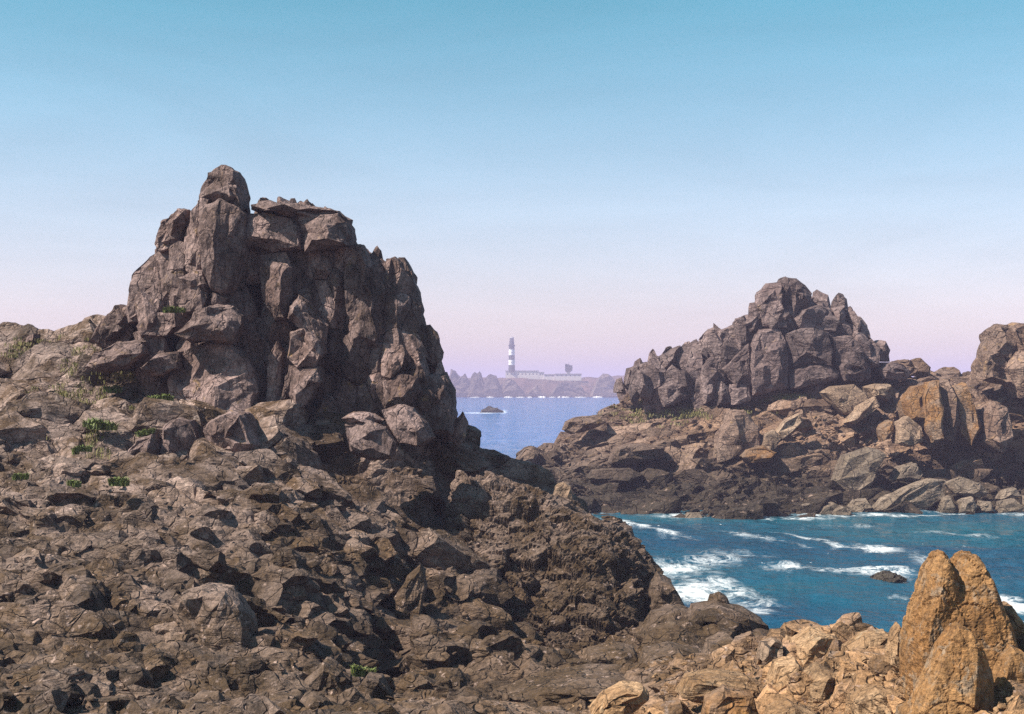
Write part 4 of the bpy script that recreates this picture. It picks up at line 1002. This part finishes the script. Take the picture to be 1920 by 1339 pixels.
for a in [(1260, 1062, 75, 18, .92), (1330, 1050, 90, 14, .62), (1300, 1110, 80, 24, .92), (1370, 1105, 60, 22, .62), (1300, 1085, 110, 34, .5), (1420, 1130, 60, 18, .45), (1380, 1042, 120, 10, .45), (1210, 988, 60, 5, .85, 3.0), (1160, 982, 40, 4, .9, 2),
          (1470, 1063, 60, 9, .8), (1560, 1068, 70, 8, .75), (1650, 1072, 70, 12, .9), (1640, 1030, 45, 11, .75), (1740, 1050, 40, 14, .55), (1400, 1003, 100, 5, .5, 2.5), (1540, 1016, 80, 6, .6, 3),
          (1890, 1128, 50, 22, .95), (1905, 1140, 30, 12, 1), (1470, 1190, 30, 8, .9), (1590, 985, 50, 5, .45), (1800, 1002, 110, 5, .5, 1), (1790, 963, 45, 3, .9), (1610, 965, 60, 3, .75), (1720, 968, 60, 2.5, .8),
          (1500, 972, 70, 2.5, .6), (1900, 966, 40, 3, .7), (1100, 955, 40, 2.5, .5), (1690, 1120, 40, 8, .35), (1420, 1150, 30, 10, .45),
          (905, 774.5, 36, 1.4, 1.0), (945, 772, 7, 4, .9), (885, 774, 22, 1.2, .9), (1010, 773, 20, 1, .5)]:
    patch(*a)
for fz, sel in ((iz_, (q[:, 1] > 120) & (q[:, 1] < 200) & (q[:, 0] > -8) & (q[:, 0] < 80)), (hz_, (q[:, 1] < 95) & (q[:, 1] > 38) & (q[:, 0] < 30))):
    hgt = fz(q[sel, 0], q[sel, 1]); foam[sel] = np.maximum(foam[sel], .85*np.exp(-((hgt+.25)/.7)**2)*(.55+.6*vnoise(q[sel]*.25, 88)))
me = mesh_np('sea', np.stack([X, Y, Z], -1).reshape(-1, 3), grid_faces(*X.shape)[:, ::-1], smooth=True)
add_attr(me, 'foam', foam)
m = bpy.data.materials.new('sea_water'); m.use_nodes = True; nt = m.node_tree; bs = nt.nodes['Principled BSDF']; L = nt.links.new
geo = nt.nodes.new('ShaderNodeNewGeometry')
def nz(scale, detail, vec, rough=.55):
    n = nt.nodes.new('ShaderNodeTexNoise'); n.inputs['Scale'].default_value = scale; n.inputs['Detail'].default_value = detail; n.inputs['Roughness'].default_value = rough
    L(vec, n.inputs['Vector']); return n
mp = nt.nodes.new('ShaderNodeMapping'); mp.inputs['Scale'].default_value = (0.55, 1.0, 1.0); mp.inputs['Rotation'].default_value = (0, 0, 0.25); L(geo.outputs['Position'], mp.inputs[0])
w1 = nz(0.75, 5, mp.outputs[0], .62); w2 = nz(0.03, 3, mp.outputs[0]); w3 = nz(0.9, 7, mp.outputs[0], .7)
fa = nt.nodes.new('ShaderNodeAttribute'); fa.attribute_name = 'foam'
def math_(op, a, b):
    n = nt.nodes.new('ShaderNodeMath'); n.operation = op
    for v, i in ((a, 0), (b, 1)):
        if isinstance(v, float): n.inputs[i].default_value = v
        else: L(v, n.inputs[i])
    return n.outputs[0]
def mr_(v, a, b, c=0.0, d=1.0):
    n = nt.nodes.new('ShaderNodeMapRange'); L(v, n.inputs[0])
    for i, x in enumerate((a, b, c, d)): n.inputs[i+1].default_value = x
    return n.outputs[0]
mpf = nt.nodes.new('ShaderNodeMapping'); mpf.inputs['Scale'].default_value = (0.75, 0.45, 1.0); mpf.inputs['Rotation'].default_value = (0, 0, -0.12); L(geo.outputs['Position'], mpf.inputs[0])
f1 = nz(0.22, 8, mpf.outputs[0], .68); f1.inputs['Distortion'].default_value = 1.2
f2 = nz(0.9, 6, mpf.outputs[0], .7); f2.inputs['Distortion'].default_value = 0.8
lace = math_('SUBTRACT', 1.0, math_('MULTIPLY', math_('ABSOLUTE', math_('SUBTRACT', f2.outputs[0], 0.5), 0.0), 6.0))
body = mr_(math_('ADD', fa.outputs['Fac'], math_('MULTIPLY', math_('SUBTRACT', f1.outputs[0], 0.5), 4.4)), 0.6, 1.3)
thin = math_('MULTIPLY', mr_(lace, 0.45, 0.95), mr_(math_('ADD', fa.outputs['Fac'], math_('MULTIPLY', math_('SUBTRACT', f1.outputs[0], 0.5), 2.0)), 0.25, 0.75))
fm = math_('MAXIMUM', math_('MULTIPLY', body, mr_(lace, -0.5, 0.7, 0.10, 1.0)), math_('MULTIPLY', thin, 0.85))
fm = math_('MULTIPLY', fm, mr_(fa.outputs['Fac'], 0.05, 0.25))
f3 = nz(1.7, 3, mpf.outputs[0], .6); f4 = nz(0.06, 2, mpf.outputs[0])
fm = math_('MAXIMUM', fm, math_('MULTIPLY', mr_(f3.outputs[0], 0.70, 0.76), mr_(f4.outputs[0], 0.45, 0.6)))
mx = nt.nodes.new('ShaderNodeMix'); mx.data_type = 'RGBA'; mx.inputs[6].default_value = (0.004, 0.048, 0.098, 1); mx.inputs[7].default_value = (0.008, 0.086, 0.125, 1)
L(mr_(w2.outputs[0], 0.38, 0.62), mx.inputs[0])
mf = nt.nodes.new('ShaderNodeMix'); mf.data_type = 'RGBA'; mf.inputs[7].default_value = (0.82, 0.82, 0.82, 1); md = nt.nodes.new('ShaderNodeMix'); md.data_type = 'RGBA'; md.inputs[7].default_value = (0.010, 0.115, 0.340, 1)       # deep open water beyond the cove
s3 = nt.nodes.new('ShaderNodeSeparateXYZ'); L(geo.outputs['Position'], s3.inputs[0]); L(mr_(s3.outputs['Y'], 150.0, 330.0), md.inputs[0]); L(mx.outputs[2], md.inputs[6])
L(md.outputs[2], mf.inputs[6]); L(math_('MULTIPLY', fm, 0.85), mf.inputs[0])
L(mf.outputs[2], bs.inputs['Base Color']); L(mr_(fm, 0, 1, 0.07, 0.8), bs.inputs['Roughness'])
bs.inputs['IOR'].default_value = 1.33
bu = nt.nodes.new('ShaderNodeBump'); bu.inputs['Strength'].default_value = 1.0; bu.inputs['Distance'].default_value = 0.75; L(w1.outputs[0], bu.inputs['Height']); L(bu.outputs[0], bs.inputs['Normal'])
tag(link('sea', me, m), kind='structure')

# ------------------------------------------------------------------ far island with the lighthouse
FY = 1790.0
xs = np.linspace(-330, 420, 160); ys = FY-14+np.array([0, 4, 8, 12, 18, 26, 36, 50, 70, 95, 130, 180, 240, 300])
Xg, Yg = np.meshgrid(xs, ys)
prof = np.interp(Yg-FY, [-14, -6, 0, 12, 30, 70, 200, 286], [-3, .5, 5, 13, 21, 27, 27, -3])
ends = sm(xs, -330, -200)*sm(xs, 420, 300)
q = np.stack([Xg.ravel(), Yg.ravel(), np.zeros(Xg.size)], 1)
Zg = prof*(0.92+0.0*Xg)*ends[None]-3*(1-ends[None])+(3.2*fbm(q*0.03, 4, 91)).reshape(Xg.shape)*sm(prof, 0, 10)
me = mesh_np('island', np.stack([Xg, Yg+(6*fbm(q*0.04, 3, 93)).reshape(Xg.shape), Zg], -1).reshape(-1, 3), grid_faces(*Xg.shape))
tag(link('island', me, M['heath']), kind='structure')
OC = [([(820, 744), (826, 708), (836, 704), (843, 705), (846, 692), (850, 694), (852, 708), (860, 712), (870, 702), (876, 710), (888, 724), (900, 734), (908, 745)], 'jagged headland with a thin pinnacle at the left end of the far island'),
      ([(876, 746), (880, 722), (884, 706), (890, 698), (895, 701), (899, 697), (903, 706), (910, 722), (916, 732), (924, 746)], 'dark rock tower left of the lighthouse on the far island'),
      ([(898, 746), (906, 724), (911, 708), (920, 702), (930, 705), (936, 716), (940, 732), (948, 746)], 'dark bluff just left of the lighthouse buildings'),
      ([(930, 747), (940, 730), (946, 716), (952, 710), (964, 712), (970, 722), (976, 736), (990, 747)], 'dark cliff directly below the lighthouse'),
      ([(984, 746), (990, 738), (998, 728), (1006, 722), (1012, 732), (1022, 740), (1030, 746)], 'small dark cliff below the long white building'),
      ([(1026, 747), (1036, 734), (1046, 722), (1058, 716), (1070, 722), (1080, 714), (1092, 728), (1098, 738), (1112, 747)], 'broad dark cliff below the signal station'),
      ([(1104, 746), (1114, 726), (1122, 710), (1132, 702), (1141, 702), (1150, 714), (1158, 726), (1176, 746)], 'dark rounded knoll at the right end of the far island')]
for o, lab in OC:
    rock('far_cliff', o, FY-2, 26, M['far'], label=lab, cat='cliff', group='dark cliffs of the far island', k=7.0, px=0.8, lean=0.3, box=.8, rough=2.0)

def ring(name, prof, mat, parent, n=24):
    V = []; Fc = []
    for r_, z in prof:
        V += [(r_*math.cos(6.28318*i/n), r_*math.sin(6.28318*i/n), z) for i in range(n)]
    for j in range(len(prof)-1):
        Fc += [(j*n+i, j*n+(i+1) % n, (j+1)*n+(i+1) % n, (j+1)*n+i) for i in range(n)]
    Fc += [tuple(range(n))[::-1], tuple((len(prof)-1)*n+i for i in range(n))]
    me = bpy.data.meshes.new(name); me.from_pydata(V, [], Fc); me.update()
    return link(name, me, mat, parent)
def box(name, x0, x1, y0, y1, z0, z1, mat, parent):
    me = bpy.data.meshes.new(name)
    me.from_pydata([(x, y, z) for z in (z0, z1) for x, y in ((x0, y0), (x1, y0), (x1, y1), (x0, y1))], [], [(3, 2, 1, 0), (4, 5, 6, 7), (0, 1, 5, 4), (1, 2, 6, 5), (2, 3, 7, 6), (3, 0, 4, 7)])
    me.update(); return link(name, me, mat, parent)
LY = 1840.0; mpp = LY/F
lb = at(959.5, 694.5, LY); lh = tag(empty('lighthouse', lb), 'tall black and white banded lighthouse on the far island', 'lighthouse')
zz = lambda py: (694.5-py)*mpp
rad = lambda py: (6.3-1.0*(694.5-py)/45)*mpp
for a, b, mt in ((697, 684.5, 'black'), (684.5, 675, 'white'), (675, 666, 'black'), (666, 655.5, 'white'), (655.5, 649.5, 'black')):
    ring('band', [(rad(a), zz(a)), (rad(b), zz(b))], M[mt], lh)
ring('gallery', [(5.2*mpp, zz(649.5)), (6.5*mpp, zz(648.6)), (6.5*mpp, zz(646.6)), (6.2*mpp, zz(646.6))], M['black'], lh)
ring('upper_tower', [(4.6*mpp, zz(646.6)), (4.4*mpp, zz(640))], M['black'], lh)
lr = ring('lantern_room', [(4.0*mpp, zz(640)), (4.0*mpp, zz(634.2))], M['glass'], lh)
ring('roof', [(4.5*mpp, zz(634.2)), (4.0*mpp, zz(633)), (2.2*mpp, zz(631.6)), (.5*mpp, zz(631)), (.3*mpp, zz(629.6))], M['slate'], lh)
for py in (680, 661): box('window', -0.4, 0.4, -rad(py)-0.15, -rad(py)+1.0, zz(py)-.7, zz(py)+.7, M['glass'], lh)
def building(name, x0, x1, py_top, py_bot, Yb, depth, label, cat, nwin, roof=1.2):
    c = at((x0+x1)/2, py_bot, Yb); e = empty(name, c); tag(e, label, cat); k = Yb/F
    w = (x1-x0)/2*k; h = (py_bot-py_top)*k
    box('wall', -w, w, 0, depth, -4, h-roof, M['wall'], e)
    box('roof', -w-.4, w+.4, -.5, depth+.5, h-roof+.003, h, M['slate'], e)
    for i in range(nwin):
        x = -w+(i+.5)*2*w/nwin
        box('window', x-.7, x+.7, -.06, .3, h*.35, h*.35+2.0, M['glass'], e)
    return e
building('building', 948, 1010, 694.8, 707, 1838, 14, 'long low white-roofed building at the foot of the lighthouse', 'building', 9)
building('building', 1010.5, 1020, 697.5, 707, 1838, 12, 'small annex joined to the right end of the long lighthouse building', 'building', 2)
building('building', 1021, 1040, 701.5, 708, 1836, 10, 'lowest flat building between the lighthouse annex and the signal station', 'building', 3)
st = building('signal_station', 1041, 1090, 700.5, 708, 1834, 14, 'signal station with a square tilted panel tower on the far island', 'building', 6)
k = 1834/F
box('tower', -3*k, 4*k, 3, 9, 7.5*k, 12*k, M['wall'], st)
me = bpy.data.meshes.new('panel'); a = [(-5.5, 26), (8, 22.5), (8, 14), (5, 11), (-5, 11), (-5.5, 14)]
n = len(a); me.from_pydata([(x*k, y, z*k) for y in (1.5, 10.5) for x, z in a], [], [tuple(range(n)), tuple(range(n, 2*n))[::-1]]+[(i, (i+1) % n+0, (i+1) % n+n, i+n) for i in range(n)]); me.update()
link('panel', me, M['black'], st)
ring('mast', [(.25, 24*k), (.15, 29*k)], M['black'], st, 6).location = (1.5*k, 6, 0)

# surf along the far shore
V = []; Fc = []
for i, (x0, x1, w) in enumerate(((880, 900, 2), (912, 926, 3), (944, 962, 3.5), (966, 984, 2), (988, 998, 3), (1008, 1024, 5), (1028, 1042, 2), (1045, 1051, 4), (1052, 1068, 4), (1074, 1100, 2), (1110, 1130, 4))):
    a = at(x0, 746, 1772); b = at(x1, 746, 1772); n = 14; k0 = len(V)
    r = random.Random(i)
    for j in range(n+1):
        t = j/n; x = a[0]+(b[0]-a[0])*t; hgt = abs(math.sin(3.1416*t))**.6*w*.32*r.uniform(.5, 1.2)
        V += [(x, 1768+r.uniform(-1, 1), 0.02), (x, 1771, hgt), (x, 1776, 0.02)]
        if j: Fc += [tuple(k0+q for q in f) for f in (((j-1)*3, j*3, j*3+1, (j-1)*3+1), ((j-1)*3+1, j*3+1, j*3+2, (j-1)*3+2))]
me = bpy.data.meshes.new('surf'); me.from_pydata(V, [], Fc); me.update()
tag(link('surf', me, M['white']), 'white line of surf breaking along the shore of the far island', 'surf', kind='stuff')

# ------------------------------------------------------------------ sea air
hm = bpy.data.materials.new('sea_haze'); hm.use_nodes = True; nt = hm.node_tree; nt.nodes.clear()
o_ = nt.nodes.new('ShaderNodeOutputMaterial'); v_ = nt.nodes.new('ShaderNodeVolumePrincipled')
v_.inputs['Color'].default_value = (0.76, 0.65, 1.0, 1); v_.inputs['Density'].default_value = 0.00036; v_.inputs['Anisotropy'].default_value = 0.0
nt.links.new(v_.outputs[0], o_.inputs['Volume'])
hz = box('haze', -16500, 16500, -60, 10000, -4.0, 84.0, hm, None)
tag(hz, 'thin lilac sea haze lying over the water and the far island', 'haze', kind='stuff')
bpy.data.scenes.remove(TS)
